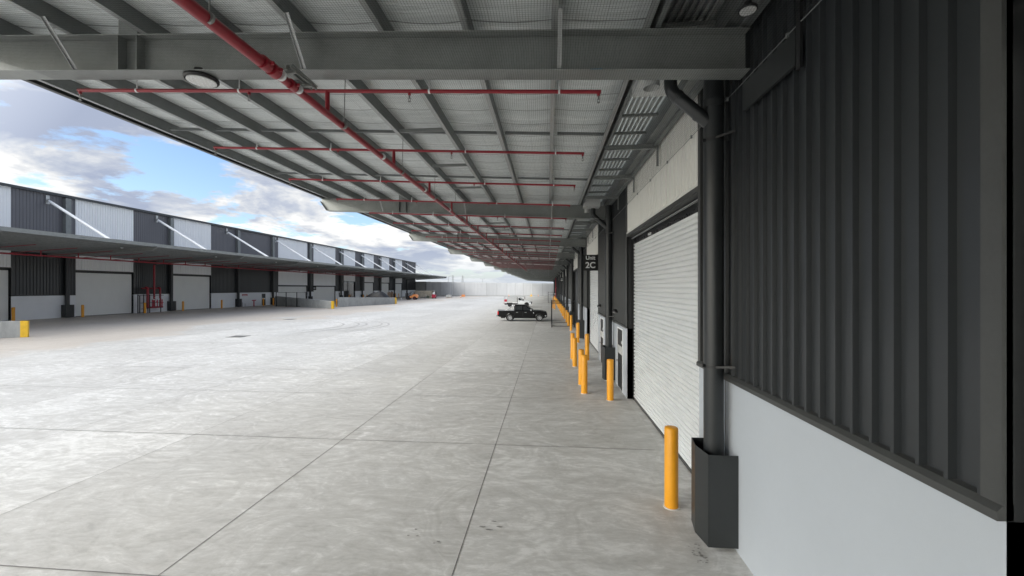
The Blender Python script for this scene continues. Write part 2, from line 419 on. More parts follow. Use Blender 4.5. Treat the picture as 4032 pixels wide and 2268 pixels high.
def warehouse(P):
    s = P['s']; X = P['x']; b = P['root']
    zc, zt, ztop, zn = P['cap'], P['lintel'], P['top'], P['under']
    Y0, Y1 = P['y0'], P['y1']
    fx = lambda d: X+s*d
    doors = P['doors']
    edges = [Y0]+[e for d in doors for e in d[:2]]+[Y1]
    secs = [(edges[i], edges[i+1]) for i in range(0, len(edges), 2)]
    pitch = P['pitch']
    for i, (a, c) in enumerate(secs):
        if c-a < .2: continue
        m_ = MB(); m_.box(fx(0), fx(-.2), a, c, 0, zc); m_.build('base_wall', P['basem'], b)
        m_ = MB(); ribbed(m_, fx(-.03), s, a, c, zc+.02, zn, pitch, .052, .042, P.get('phase', 0)); m_.build('wall_cladding', dark_clad, b, recalc=False)
        m_ = MB(); ribbed(m_, fx(-.03), s, a, c, zn, ztop, pitch, .045, .03, P.get('phase', 0)); m_.build('upper_cladding', dark_clad2, b, recalc=False)
        m_ = MB(); m_.prism([(fx(-.04), zc+.10), (fx(.012), zc+.085), (fx(.045), zc+.05), (fx(.045), zc), (fx(.03), zc), (fx(-.04), zc+.003)], a, c)
        m_.build('cap_flashing', dark_trim, b)
        for e, sg in ((a, 1), (c, -1)):
            m_ = MB(); m_.box(fx(-.035), fx(.022), e, e+sg*.11, zc+.088, zn); m_.build('corner_flashing', dark_trim, b)
    for d in doors:
        a, c = d[0], d[1]; zl = d[2] if len(d) > 2 else zt; kind = d[3] if len(d) > 3 else 'shut'
        rec = .22
        # jambs and lintel
        for q0, q1 in ((a-.09, a), (c, c+.09)):
            m_ = MB(); m_.box(fx(-.003), fx(-rec-.1), q0, q1, 0, zl); m_.build('door_jamb', black_trim, b)
        m_ = MB(); m_.box(fx(.02), fx(-rec-.1), a, c, zl-.10, zl-.003); m_.build('lintel', dark_trim, b)
        m_ = MB(); ribbed(m_, fx(-.02), s, a+.003, c-.003, zl, ztop, P['wpitch'], .07, .042, a+.05); m_.build('door_head_cladding', P['headm'], b, recalc=False)
        m_ = MB(); m_.box(fx(.018), fx(-.02), a, c, zl-.003+.004, zl+.05); m_.build('head_trim', P['headm'], b)
        if kind == 'shut':
            dz = zl-.32
            m_ = MB(); slats(m_, fx(-rec), s, a+.09, c-.09, .06, dz, P['slat'], P['slatd'])
            dr = m_.build('roller_door', P['doorm'], b, recalc=False)
            m_ = MB(); m_.box(fx(-rec+.03), fx(-rec-.02), a+.09, c-.09, .004, .06); m_.build('bottom_rail', dark_trim, dr)
            for e in (a, c-.09):
                m_ = MB(); m_.box(fx(-rec+.05), fx(-rec-.05), e, e+.09, 0, zl-.1); m_.build('guide_rail', black_trim, dr)
            m_ = MB(); m_.box(fx(-rec-.04), fx(-rec-.10), a, c, dz-.3, zl-.1); m_.build('door_hood', black_trim, dr)
            if P['detail'] and a < 30:
                m_ = MB(); m_.box(fx(-rec+.005), fx(-rec+.012), a+.1, c-.1, dz-.03, dz+.028)
                yy = a+.1
                while yy < c-.15:
                    h_ = random.uniform(.03, .085); m_.box(fx(-rec+.008), fx(-rec+.03), yy, yy+.05, dz-.01, dz+h_); yy += random.choice((.055, .055, .06, .12))
                m_.build('brush_seal', blackp, dr)
                m_ = MB(); m_.box(fx(-rec+.09), fx(-rec+.05), a, c, zl-.16, zl-.13); m_.build('head_guide', galv_l, dr)
                for q in [a+.22, a+.3, a+.36, a+3.9, a+4.0, a+4.06]:
                    m_ = MB(); m_.box(fx(-rec+.03), fx(-rec+.07), q, q+.035, dz+.02, dz+.07); m_.build('seal_tag', white_p, dr)
        elif kind == 'glazed':
            m_ = MB(); m_.box(fx(-rec), fx(-rec-.05), a, c, 0, zl-.1); dr = m_.build('glazed_front', glass, b)
            m_ = MB()
            for q in (a+.05, a+(c-a)*.36, a+(c-a)*.42, c-.12): m_.box(fx(-rec+.05), fx(-rec), q, q+.09, 0, zl-.1)
            m_.build('mullion', black_trim, dr)
        else:
            m_ = MB(); m_.box(fx(-rec), fx(-rec-.05), a, c, 0, zl-.1); m_.build('dark_interior_sheet', black_trim, b)  # black sheet stands in for the dark inside the doorway
    # shell: body behind, roof and eave
    m_ = MB(); m_.box(fx(-.36), fx(-45), Y0+.05, Y1-.05, 0, ztop-.1); m_.build('shell_wall', dark_clad, b)
    m_ = MB(); zr = ztop-.05; m_.add([(fx(.35), Y0-.2, zr+.12), (fx(.35), Y1+.2, zr+.12), (fx(-46), Y1+.2, zr+3), (fx(-46), Y0-.2, zr+3), (fx(.35), Y0-.2, zr+.05), (fx(.35), Y1+.2, zr+.05), (fx(-46), Y1+.2, zr+2.9), (fx(-46), Y0-.2, zr+2.9)],
          [(0, 1, 2, 3), (7, 6, 5, 4), (0, 4, 5, 1), (2, 6, 7, 3), (1, 5, 6, 2), (0, 3, 7, 4)]); rf = m_.build('roof', roof_m, b)
    m_ = MB(); m_.box(fx(.36), fx(.18), Y0-.2, Y1+.2, zr-.08, zr+.2); m_.build('eave_gutter', gutter_m, rf)
    m_ = MB(); m_.box(fx(0), fx(-.5), Y1-.001, Y1+.12, 0, ztop-.1); m_.build('end_wall', dark_clad2, b)

rightB = thing('warehouse', 'charcoal clad warehouse along the right with pale base wall and roller doors', 'warehouse', (0, 0, 0))
RD = [(-45, -39), (-31, -25), (-17, -11), (-2.5, 2.46), (7.0, 13.15), (20.5, 26.5), (34.4, 41.0, 5.2, 'open'), (51.5, 57.5), (63, 69), (76, 82), (90, 96), (103, 109), (117, 123), (131, 137), (145, 151), (158, 164)]
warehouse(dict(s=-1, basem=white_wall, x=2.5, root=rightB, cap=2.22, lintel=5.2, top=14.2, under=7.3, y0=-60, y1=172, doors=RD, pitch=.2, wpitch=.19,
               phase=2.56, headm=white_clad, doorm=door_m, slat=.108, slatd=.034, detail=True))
leftB = thing('warehouse', 'long grey and white banded warehouse across the yard on the left', 'warehouse', (0, 0, 0))
LD = [(31.6, 38.6), (44.55, 51.5), (57.45, 64.5), (81.8, 92.35, 4.15), (94.9, 105.2, 4.1), (109.7, 116.5, 5.45, 'glazed'), (122.6, 129.5, 5.4), (135.8, 142.6, 5.4), (148.6, 155.6, 5.4)]
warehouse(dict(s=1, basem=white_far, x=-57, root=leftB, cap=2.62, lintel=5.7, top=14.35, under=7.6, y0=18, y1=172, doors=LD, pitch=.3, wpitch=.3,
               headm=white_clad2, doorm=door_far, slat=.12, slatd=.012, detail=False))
# pilasters on the left upper wall
LC = [43.5, 56.9, 70.3, 79.8, 93.1, 107.8, 120.6, 134.0, 147.0, 160.6]
for yc in LC:
    m_ = MB(); m_.box(-56.97, -56.55, yc-.28, yc+.28, 7.6, 14.1); m_.build('wall_column', galv_d, leftB)
# personnel doors
def pdoor(root, X, s, y0, y1, z1, glass_top=True, handle_y=None):
    fx = lambda d: X+s*d
    fr = MB(); fr.box(fx(.006), fx(-.02), y0, y1, 0.02, z1)
    d = fr.build('personnel_door', black_trim, root)
    m_ = MB(); w_ = .05
    m_.box(fx(.018), fx(0.0), y0-w_, y0, 0, z1+w_); m_.box(fx(.018), fx(0.0), y1, y1+w_, 0, z1+w_); m_.box(fx(.018), fx(0.0), y0, y1, z1, z1+w_)
    m_.build('door_frame', white_p, d)
    m_ = MB(); m_.box(fx(.012), fx(.0065), y0+.1, y1-.1, 1.22, 1.5); m_.build('door_notice', diff_m, d)
    hy = y1-.12
    m_ = MB(); m_.tube([(fx(.008), hy, .95), (fx(.07), hy, .95), (fx(.075), hy-.14, .95)], .011, 8); m_.build('handle', chrome, d)
    m_ = MB(); m_.tube([(fx(.005), y0+.13, 1.65), (fx(.022), y0+.13, 1.65)], .055, 12); m_.build('round_badge', white_p, d)
    m_ = MB(); m_.tube([(fx(.005), hy-.35, .90), (fx(.03), hy-.35, .90)], .035, 12); m_.build('lock_plate', chrome, d)
    return d
pdoor(rightB, 2.5, -1, 13.92, 14.86, 2.07)
pdoor(rightB, 2.5, -1, 18.65, 19.6, 2.07)
pdoor(rightB, 2.5, -1, 43.5, 44.4, 2.07)
pdoor(leftB, -57, 1, 76.8, 77.9, 2.35)
pdoor(leftB, -57, 1, 144.3, 145.3, 2.35)
pdoor(leftB, -57, 1, 107.0, 107.5, 2.2)
# panel joint in the pale base wall next to the second downpipe
m_ = MB(); m_.box(2.4975, 2.502, 5.985, 6.0, 0, 2.22); m_.build('wall_joint', jm, rightB)

# ---------------------------------------------------------------- canopies
def beam(mb, X0, X1, Y, zb, depth, fw=.2, tip=None, tf=.014, tw=.012):
    """I-beam across the canopy; zb(x) gives the underside; optional tapered tip"""
    xs = [X0, X1] if tip is None else [X0, tip, X1]
    def zt(x): return zb(x)+depth
    n = 6
    def slab(yl, yh, f0, f1):
        v = []; 
        for x in xs:
            z0, z1 = f0(x), f1(x)
            v += [(x, yl, z0), (x, yh, z0), (x, yh, z1), (x, yl, z1)]
        f = [(0, 1, 2, 3), (len(xs)*4-1, len(xs)*4-2, len(xs)*4-3, len(xs)*4-4)]
        for i in range(len(xs)-1):
            o = i*4
            for k in range(4): f.append((o+k, o+4+k, o+4+(k+1) % 4, o+(k+1) % 4))
        mb.add(v, f)
    if tip is None: bot = zb
    else: bot = lambda x: zb(x)+(depth*.72 if x == X0 else 0)
    slab(Y-fw/2, Y+fw/2, bot, lambda x: bot(x)+tf)
    slab(Y-fw/2, Y+fw/2, lambda x: zt(x)-tf, zt)
    slab(Y-tw/2, Y+tw/2, lambda x: bot(x)+tf, lambda x: zt(x)-tf)

SL = -.045
zbot = lambda x: 6.21+SL*x
ZP = lambda x: 6.21+.50+SL*x          # underside of purlins = top of beams
BY = [-26.2, -15.8, -5.4, 5.2, 15.75, 26.2, 36.7, 47.2, 57.7, 68.2, 78.7, 89.2, 99.7, 110.2, 120.7, 131.2, 141.7, 152.2, 162.7, 171.5]
rc = thing('loading_canopy', 'galvanised steel canopy overhead along the right warehouse, foil lined with red pipes below', 'canopy')
PX = [1.23-1.11*k for k in range(10)]
YA, YB = -60, 172
for i, y in enumerate(BY):
    m_ = MB(); beam(m_, -9.12, 2.40, y, zbot, .50, .26, tip=-8.85); bm_ = m_.build('beam', galv, rc, bevel=.004 if i < 6 else 0, seg=1)
    m_ = MB()
    for x in (-5.86, -5.58):
        for sy in (-1, 1): m_.box(x-.007, x+.007, y+sy*.007, y+sy*.125, zbot(x)+.015, zbot(x)+.485)
    m_.build('stiffener', galv, bm_)
    m_ = MB(); m_.box(-5.86, -5.58, y-.11, y+.11, zbot(-5.7)+.50, zbot(-5.7)+.80); m_.build('strut_stub', galv, bm_)
    for x in (PX[1], PX[4], PX[7]):
        if y > 125 or y < -8: continue
        m_ = MB(); m_.bar((x, y-.47, ZP(x)+.02), (x, y-.10, zbot(x)+.03), .05, .006, (1, 0, 0)); m_.bar((x+.024, y-.47, ZP(x)+.02), (x+.024, y-.10, zbot(x)+.03), .006, .05, (1, 0, 0)); m_.build('fly_brace', galv_l, bm_)
m_ = MB(); m_.box(.52, .66, 5.05, 5.066, zbot(.59)-.003, zbot(.59)-.0015); m_.build('paint_mark', blue_m, rc)
for k, x in enumerate(PX):
    m_ = MB(); h_ = .24; z = ZP(x)+.003; s_ = 1
    fl = .075
    # Z purlin: bottom flange to the left, web, top flange to the right
    for (a0, a1, b0, b1) in ((x-.002, x+.002, z+.004, z+h_-.004), (x, x+fl, z+h_-.004, z+h_), (x-fl, x-fl+.003, z+.004, z+.024)):
        m_.box(a0, a1, YA, YB, b0, b1)
    pu = m_.build('purlin', galv_d, rc)
    m_ = MB(); m_.box(x-fl, x, YA, YB, z, z+.004); m_.build('bottom_flange', galv_l, pu)  # same steel as the web; ground reflection put in as brighter colour
    if k < 9:
        m_ = MB(); xn = PX[k+1]
        for y0 in BY[1:-1]:
            if y0 > 60: break
            for dy in (3.5, 7.1):
                y = y0+dy
                m_.bar((x-.01, y, ZP(x)+.075), (xn+.08, y, ZP(xn)+.075), .05, .055)
        m_.build('bridging', galv_d, pu)
# bolts on purlin laps
m_ = MB()
for x in PX[1:9]:
    for y0 in BY[2:7]:
        for dy in (-1.2, -.8, -.35, .35, .8, 1.2, 2.4, 4.6, 6):
            m_.box(x-.014, x+.014, y0+dy-.014, y0+dy+.014, ZP(x)-.008, ZP(x)+.002)
o = m_.build('bolt_heads', galv_l, rc); tag(o, None, None, kind='stuff')
# foil blanket that sags between the purlins, and roof sheet above
m_ = MB(); xs = []
for k in range(len(PX)-1):
    for q in range(8): xs.append((PX[k+1]+(PX[k]-PX[k+1])*q/8, math.sin(math.pi*q/8)))
xs.append((PX[0], 0)); xs.sort()
ys = []; y = YA
while y < YB:
    ys.append(y); y += .33 if y < 30 else (1.2 if y < 70 else 4)
ys.append(YB)
v = []
for y in ys:
    for x, sg in xs:
        v.append((x, y, ZP(x)+.235-.035*sg+.012*sg*math.sin(y*9.5+x*2)*(y < 30)))
n = len(xs)
m_.add(v, [(i*n+k, i*n+k+1, (i+1)*n+k+1, (i+1)*n+k) for i in range(len(ys)-1) for k in range(n-1)], True)
m_.build('insulation_blanket', foil_m, rc, recalc=False)
m_ = MB(); m_.add([(-9.0, YA, ZP(-9)+.27), (1.34, YA, ZP(1.34)+.27), (1.34, YB, ZP(1.34)+.27), (-9.0, YB, ZP(-9)+.27), (-9.0, YA, ZP(-9)+.31), (1.34, YA, ZP(1.34)+.31), (1.34, YB, ZP(1.34)+.31), (-9.0, YB, ZP(-9)+.31)],
    [(0, 3, 2, 1), (4, 5, 6, 7), (0, 1, 5, 4), (3, 7, 6, 2), (0, 4, 7, 3), (1, 2, 6, 5)]); m_.build('roof_sheet', roof_m, rc)
m_ = MB(); m_.box(-9.03, -9.0, YA, YB, ZP(-9)-.03, ZP(-9)+.34); m_.box(-9.0, -8.94, YA, YB, ZP(-9)-.03, ZP(-9)-.022); m_.build('fascia', dark_trim, rc)
# slotted deck and brackets between canopy and warehouse
m_ = MB(); m_.box(1.30, 1.306, YA, YB, 6.66, 7.0); m_.box(1.306, 1.36, YA, YB, 6.66, 6.668); m_.build('edge_channel', galv_d, rc)
m_ = MB(); x = 1.47
while x < 2.12:
    m_.box(x, x+.052, YA, YB, 6.985, 7.01); m_.box(x-.008, x+.0, YA, YB, 6.955, 6.99); x += .095
m_.build('slotted_deck', galv_l, rc)
tl = bpy.data.materials.new('milky_roof_sheet'); tl.use_nodes = True; t = NT(tl.node_tree); t.n.clear()
tb_ = t('ShaderNodeBsdfTranslucent', {0: (.36, .375, .37)}); t('ShaderNodeOutputMaterial', {0: tb_.outputs[0]})
m_ = MB(); m_.box(1.40, 2.2, 6.6, YB, 7.04, 7.05); m_.build('skylight_sheet', tl, rc)
m_ = MB(); m_.box(1.40, 2.2, YA, 6.59, 7.04, 7.05); m_.build('gutter_cover', roof_m, rc)
m_ = MB(); y = -15
while y < 172:
    m_.box(1.44, 2.16, y, y+.05, 6.90, 6.953); y += .93 if y < 60 else 2
m_.build('deck_batten', galv, rc)
m_ = MB(); m_.box(2.17, 2.175, YA, YB, 6.72, 7.1); m_.box(2.175, 2.34, YA, YB, 6.72, 6.726); m_.box(2.34, 2.345, YA, YB, 6.66, 6.9); m_.box(2.345, 2.44, YA, YB, 6.66, 6.666); m_.box(2.36, 2.468, YA, YB, 6.9, 7.25)
m_.build('wall_channel', galv_d, rc)
m_ = MB(); m_.box(2.17, 2.47, YA, YB, 7.1, 7.12); m_.box(1.30, 1.47, YA, YB, 7.0, 7.03); m_.build('gutter_lining', roof_m, rc)
for y0 in BY[2:13]:
    for dy in (4.1, 6.6, 9.15):
        if y0 < -1: continue
        m_ = MB(); y = y0+dy; m_.box(1.27, 2.44, y-.003, y+.003, 6.60, 6.70); m_.box(1.27, 2.44, y+.003, y+.06, 6.60, 6.606); m_.box(1.27, 2.44, y+.003, y+.06, 6.694, 6.70); br = m_.build('cross_bracket', galv, rc)
        m_ = MB(); m_.box(2.40, 2.44, y-.05, y-.01, 6.2, 6.75); m_.build('bracket_leg', galv, br)
# bird netting hung under the beams, laced to the wall
m_ = MB(); xs = [-8.97, -7.1, -6, -3, 0, 2.43]; v = []
nys = [-20+i*2 for i in range(76)]
for y in nys:
    for x in xs: v.append((x, y, zbot(x)-.012 if x > -8.5 else ZP(x)-.01))
n = len(xs); m_.add(v, [(i*n+k, i*n+k+1, (i+1)*n+k+1, (i+1)*n+k) for i in range(len(nys)-1) for k in range(n-1)])
net = m_.build('bird_netting', net_m, None, recalc=False)
netr = thing('bird_netting', 'dark square-mesh bird netting stretched under the right canopy beams', 'netting'); net.parent = netr; net.name = 'mesh_sheet'
m_ = MB(); pts = []; y = -4.0
while y < 60:
    pts.append((2.445, y, zbot(2.44)-.012-.012*random.random())); y += .35
m_.tube(pts, .005, 6)
for q in pts[::4]: m_.box(2.43, 2.455, q[1]-.012, q[1]+.012, q[2]-.03, q[2]+.02)
m_.build('edge_rope', galv_d, netr)
netr.name = 'bird_netting'

# cover plate on the near wall beside the beam end
m_ = MB(); m_.box(2.428, 2.462, 4.25, 5.32, 5.70, 6.04); m_.build('cover_plate', guard_m, rightB)
m_ = MB(); m_.box(2.435, 2.463, 4.18, 4.245, 5.64, 8.0); m_.build('cover_plate', black_trim, rightB)

# ---------------------------------------------------------------- right hand sprinkler pipework
sp = thing('sprinkler_pipework', 'red sprinkler pipe run with cross branches hung under the right canopy', 'sprinkler pipe')
XM, ZM = -3.08, 5.965
m_ = MB(); m_.tube([(XM-.06, YA, ZM+.0), (XM-.03, 4.42, ZM)], .060, 18); mp = m_.build('main_pipe', red, sp)
m_ = MB(); m_.tube([(XM-.03, 4.42, ZM), (XM, 60, ZM)], .048, 18); m_.build('main_pipe', red, sp)
for y, r0 in ((4.22, .072), (4.36, .076), (4.70, .060), (14.5, .062), (24.8, .062), (35, .062)):
    m_ = MB(); m_.tube([(XM-.015, y-.05, ZM), (XM-.015, y+.05, ZM)], r0, 18)
    m_.box(XM-r0-.025, XM+r0+.02, y-.010, y+.010, ZM-.016, ZM+.016)
    m_.build('coupling', red, mp)
for y, r0 in ((4.47, .062), (4.80, .056), (7.4, .053), (10.0, .053), (12.6, .053)):
    m_ = MB(); m_.tube([(XM, y-.018, ZM), (XM, y+.018, ZM)], r0, 18)
    m_.build('pipe_clamp', white_p, mp)
m_ = MB()
for dx in (.0, .06): m_.box(XM+.06+dx, XM+.075+dx, 4.45, 4.98, ZM+.07, ZM+.11)
m_.box(XM+.05, XM+.15, 4.45, 4.98, ZM+.108, ZM+.118)
for y in (4.5, 4.82): m_.box(XM+.03, XM+.16, y, y+.03, ZM+.04, ZM+.075)
m_.build('support_channel', galv, mp)
by = [5.47+2.475*k for k in range(-4, 22)]
zbr = lambda x: 6.125+SL*x
def sprk(mb, x, y, z):
    mb.tube([(x, y, z), (x, y, z-.05)], .012, 8)
    for a in (-1, 1): mb.bar((x+a*.018, y, z-.045), (x+a*.010, y, z-.09), .006, .006)
    mb.tube([(x, y, z-.09), (x, y, z-.095)], .02, 8)
for k, y in enumerate(by):
    if any(abs(y-b_) < .16 for b_ in BY): y += .3
    m_ = MB(); m_.tube([(-6.95, y, zbr(-6.95)), (.70, y, zbr(.70))], .025, 12)
    br = m_.build('branch_pipe', red, sp)
    m_ = MB(); m_.tube([(XM+.0, y, ZM+.03), (XM+.0, y, zbr(XM))], .030, 12); m_.tube([(XM, y, zbr(XM)-.02), (XM, y, zbr(XM)+.0)], .036, 12); m_.build('riser', red, br)
    if y < 40:
        for x in (.67, -1.9, -4.25, -6.92):
            m_ = MB(); m_.tube([(x, y, zbr(x)+.01), (x, y, zbr(x)-.055)], .020, 8); m_.build('elbow', red, br)
        for x in (.67, -1.9, -4.25, -6.92):
            m_ = MB(); sprk(m_, x, y, zbr(x)-.05); m_.build('sprinkler_head', galv_d, br)
        for x in (-6.0, -4.4, -1.62, .15):
            m_ = MB(); m_.tube([(x-.012, y, zbr(x)), (x+.012, y, zbr(x))], .031, 12); m_.box(x-.008, x+.008, y-.003, y+.003, zbr(x), zbr(x)+.12 if y > 6 else ZP(x)); m_.build('pipe_clip', white_p, br)
        m_ = MB(); yh = y+.45
        m_.box(XM-.05, XM+.95, yh, yh+.04, 6.66-.045*(-2.5)+.03, 6.66+.12+.09); m_.bar((XM+.02, yh+.02, 6.8), (XM+.0, yh+.02, ZM+.06), .01, .01)
        m_.tube([(XM, yh+.0, ZM), (XM, yh+.03, ZM)], .054, 14)
        m_.build('hanger', galv, br)

# ---------------------------------------------------------------- high bay lights
def highbay(x, y, z, label):
    t = thing('high_bay_light', label, 'ceiling light', (x, y, z), 0, 'high bay lights under the right canopy')
    m_ = MB(); n = 28
    rings = [(.19, 0), (.205, .02), (.205, .045), (.16, .075), (.10, .10), (.085, .16), (.0, .165)]
    v = [(r*math.cos(2*math.pi*k/n), r*math.sin(2*math.pi*k/n), h) for r, h in rings for k in range(n)]
    m_.add(v, [(i*n+k, i*n+(k+1) % n, (i+1)*n+(k+1) % n, (i+1)*n+k) for i in range(len(rings)-1) for k in range(n)], True)
    m_.build('housing', blackp, t)
    m_ = MB(); m_.tube([(0, 0, -.004), (0, 0, .012)], .175, n); le = m_.build('lens', diff_m, t)
    m_ = MB()
    for ring, cnt in ((.05, 6), (.1, 12), (.145, 18)):
        for k in range(cnt):
            a = 2*math.pi*k/cnt; m_.tube([(ring*math.cos(a), ring*math.sin(a), -.008), (ring*math.cos(a), ring*math.sin(a), -.004)], .012, 6)
    m_.build('light_points', white_p, le)
    m_ = MB(); m_.bar((0, 0, .16), (0, 0, .36), .02, .02); m_.bar((-.06, 0, .2), (.06, 0, .2), .012, .03); m_.build('hook', galv, t)
    return t
highbay(-4.78, 5.25, 6.36, 'round black high bay light hanging beyond the first beam')
hb = highbay(2.16, 4.62, 6.5, 'small pale round light tucked beside the wall at the top right'); hb.scale = (.46, .46, .6)
# ---------------------------------------------------------------- wall mounted downlights
def walllight(y, label):
    t = thing('wall_light', label, 'wall light', (2.46, y, 2.66), 0, 'wall lights on the right warehouse')
    m_ = MB(); m_.tube([(.03, 0, 0), (-.10, 0, .01)], .045, 10); m_.build('arm', blackp, t)
    m_ = MB(); m_.tube([(-.02, 0, .07), (-.02, 0, -.0)], .05, 16, r2=.12); m_.tube([(-.02, 0, -.0), (-.02, 0, -.05)], .12, 16, r2=.125); m_.build('shade', blackp, t, bevel=0)
    m_ = MB(); m_.tube([(-.02, 0, -.06), (-.02, 0, -.052)], .095, 16); m_.build('lens', diff_m, t)
walllight(15.05, 'black cone wall light above the nearer personnel door')
walllight(19.5, 'black cone wall light above the farther personnel door')

# ---------------------------------------------------------------- downpipes of the right warehouse
def downpipe(label):
    t = thing('downpipe', label, 'downpipe', (0, 0, 0), 0, 'downpipes along the right warehouse')
    x = 2.30
    m_ = MB(); m_.tube([(x, 0, .02), (x, 0, 6.62)], .128, 24); m_.tube([(x, 0, 6.0), (x, 0, 6.12)], .136, 24); m_.build('pipe', dark_pipe, t)
    m_ = MB(); m_.tube([(x, 0, 0.0), (x, 0, .07)], .155, 20); m_.build('base_collar', diff_m, t)
    m_ = MB(); m_.tube([(1.72, -.0, 6.62), (1.72, 0, 6.33), (1.735, 0, 6.27), (1.77, 0, 6.22), (2.24, 0, 5.80)], .088, 18)
    m_.tube([(1.79, 0, 6.205), (1.83, 0, 6.165)], .095, 18); m_.tube([(2.08, 0, 5.942), (2.12, 0, 5.906)], .095, 18); m_.build('offset_pipe', dark_pipe, t)
    for z in (2.42, 5.55):
        m_ = MB(); m_.tube([(x, 0, z-.02), (x, 0, z+.02)], .136, 24); m_.bar((x-.02, -.13, z), (2.47, -.28, z+.03), .012, .03); m_.bar((x+.10, -.09, z), (2.47, -.1, z-.03), .012, .03)
        m_.tube([(x-.16, -.03, z), (x-.12, -.03, z)], .022, 10); m_.build('clamp', black_trim, t)
    # bent guard plate
    P_ = [(2.498, -.30), (2.12, -.30), (2.065, .03), (2.12, .335), (2.498, .335)]
    m_ = MB(); th = .008
    for a, b in zip(P_, P_[1:]):
        m_.bar((a[0], a[1], .68), (b[0], b[1], .68), th, 1.22, (0, 0, 1))
    m_.build('guard_plate', guard_m, t)
    # rainhead box with spigot
    m_ = MB(); m_.box(1.33, 1.93, -.42, .70, 6.52, 6.9); m_.box(1.30, 1.96, -.44, .72, 6.82, 6.86); rh = m_.build('rainhead', diff_m, t)
    m_ = MB(); m_.tube([(1.48, .10, 6.52), (1.48, .10, 6.37)], .115, 22, cap=False); m_.tube([(1.48, .10, 6.37), (1.48, .10, 6.51)], .108, 22, cap=False); m_.build('overflow_spigot', diff_m, rh)
    return t
dps = [(5.90, 'black downpipe nearest the camera, beside the pale base wall and the first roller door'),
       (15.72, 'second black downpipe, between the first roller door and the Unit 2C sign'),
       (28.4, 'third black downpipe, just past the second roller door'),
       (39.0, None), (49.0, None), (59.0, None), (69.5, None), (80.0, None), (90.5, None), (101, None), (112, None), (125, None), (139, None), (153, None)]
dp0 = downpipe(dps[0][1]); dp0.location = (0, dps[0][0], 0)
for i, (y, lb) in enumerate(dps[1:], 1):
    dup(dp0, (0, y, 0), label=lb or ('%s black downpipe counted from the camera along the right wall' % ORD[i]))

# ---------------------------------------------------------------- unit sign
def text_mesh(body, size, loc, m, parent, name, rot=(R(90), 0, 0)):
    cu = bpy.data.curves.new('lettering', 'FONT'); cu.body = body; cu.size = size; cu.align_x = 'CENTER'; cu.align_y = 'CENTER'; cu.extrude = .003
    cu.offset = size*.022
    tmp = bpy.data.objects.new('lettering', cu); col.objects.link(tmp)
    bpy.context.view_layer.update()
    me = bpy.data.meshes.new_from_object(tmp.evaluated_get(bpy.context.evaluated_depsgraph_get()))
    bpy.data.objects.remove(tmp)
    me.materials.clear(); me.materials.append(m)
    o = bpy.data.objects.new(name, me); col.objects.link(o); o.location = loc; o.rotation_euler = rot; o.parent = parent
    return o
def unit_sign(x0, x1, y, z0, z1, label, big=None, small=None):
    t = thing('unit_sign', label, 'sign', ((x0+x1)/2, y, z0))
    w_, h_ = (x1-x0), (z1-z0)
    m_ = MB(); m_.box(-w_/2, w_/2, -.02, .02, 0, h_); m_.build('panel', sign_m, t, bevel=.004)
    if big:
        text_mesh(small, h_*.34, (0, -.024, h_*.80), white_p, t, 'lettering'); text_mesh(big, h_*.52, (0, -.024, h_*.33), white_p, t, 'lettering')
    else:
        m_ = MB(); m_.box(-w_*.3, w_*.3, -.024, -.021, h_*.6, h_*.75); m_.box(-w_*.3, w_*.3, -.024, -.021, h_*.25, h_*.45); m_.build('pale_marking', white_p, t)
    return t
unit_sign(1.73, 2.47, 20.4, 4.36, 5.14, 'square black Unit 2C sign projecting from the right warehouse', '2C', 'Unit')

unit_sign(1.85, 2.45, 62.6, 4.4, 5.1, 'small black projecting sign far down the right warehouse')
t = unit_sign(-56.9, -56.1, 94.5, 3.0, 3.95, 'small black projecting sign on the left warehouse between two doors')

# ---------------------------------------------------------------- bollards
def bollard(label, group, h_=1.27, r=.105):
    t = thing('bollard', label, 'bollard', (0, 0, 0), 0, group)
    n = 22; rings = [(0, h_+.012), (r*.6, h_+.010), (r*.94, h_+.0), (r, h_-.015), (r, .0)]
    m_ = MB(); v = [(q*math.cos(2*math.pi*k/n), q*math.sin(2*math.pi*k/n), z) for q, z in rings for k in range(n)]
    m_.add(v, [(i*n+k, i*n+(k+1) % n, (i+1)*n+(k+1) % n, (i+1)*n+k) for i in range(len(rings)-1) for k in range(n)], True); m_.build('post', yellow, t)
    m_ = MB(); m_.tube([(0, 0, 0), (0, 0, .012)], r+.022, 20); m_.build('base_ring', diff_m, t)
    return t
GR = 'yellow bollards along the right warehouse'
rb = [(1.97, 6.72, 'yellow bollard nearest the camera, beside the first downpipe'), (1.94, 12.93, 'yellow bollard at the far jamb of the first roller door'),
      (1.21, 13.7, 'nearer yellow bollard of the pair in front of the first personnel door'), (1.21, 14.92, 'farther yellow bollard of the pair in front of the first personnel door'),
      (1.90, 20.0, 'yellow bollard in front of the black jamb under the Unit 2C sign'), (1.20, 18.35, 'nearer yellow bollard of the pair opposite the farther personnel door'),
      (1.22, 20.3, 'farther yellow bollard of the pair opposite the farther personnel door'), (1.92, 26.4, 'yellow bollard beside the third downpipe')]
for k, (x, y) in enumerate([(1.9, 33.7), (1.88, 37.6), (1.88, 41.3), (1.87, 46.5), (1.86, 51.2), (1.86, 56.9), (1.85, 62), (1.14, 67), (.92, 70.3), (1.85, 69.5), (1.85, 75.5), (1.85, 82.5), (1.85, 89.5), (1.85, 96.5), (1.3, 99.5), (1.85, 103), (1.85, 110), (1.85, 117)]):
    rb.append((x, y, '%s yellow bollard from the near end of the far row along the right wall' % ('first' if k == 0 else ORD[k])))
b0 = bollard(rb[0][2], GR); b0.location = (rb[0][0], rb[0][1], 0)
for x, y, lb in rb[1:]: dup(b0, (x, y, 0), label=lb)
GL = 'yellow bollards along the left warehouse'
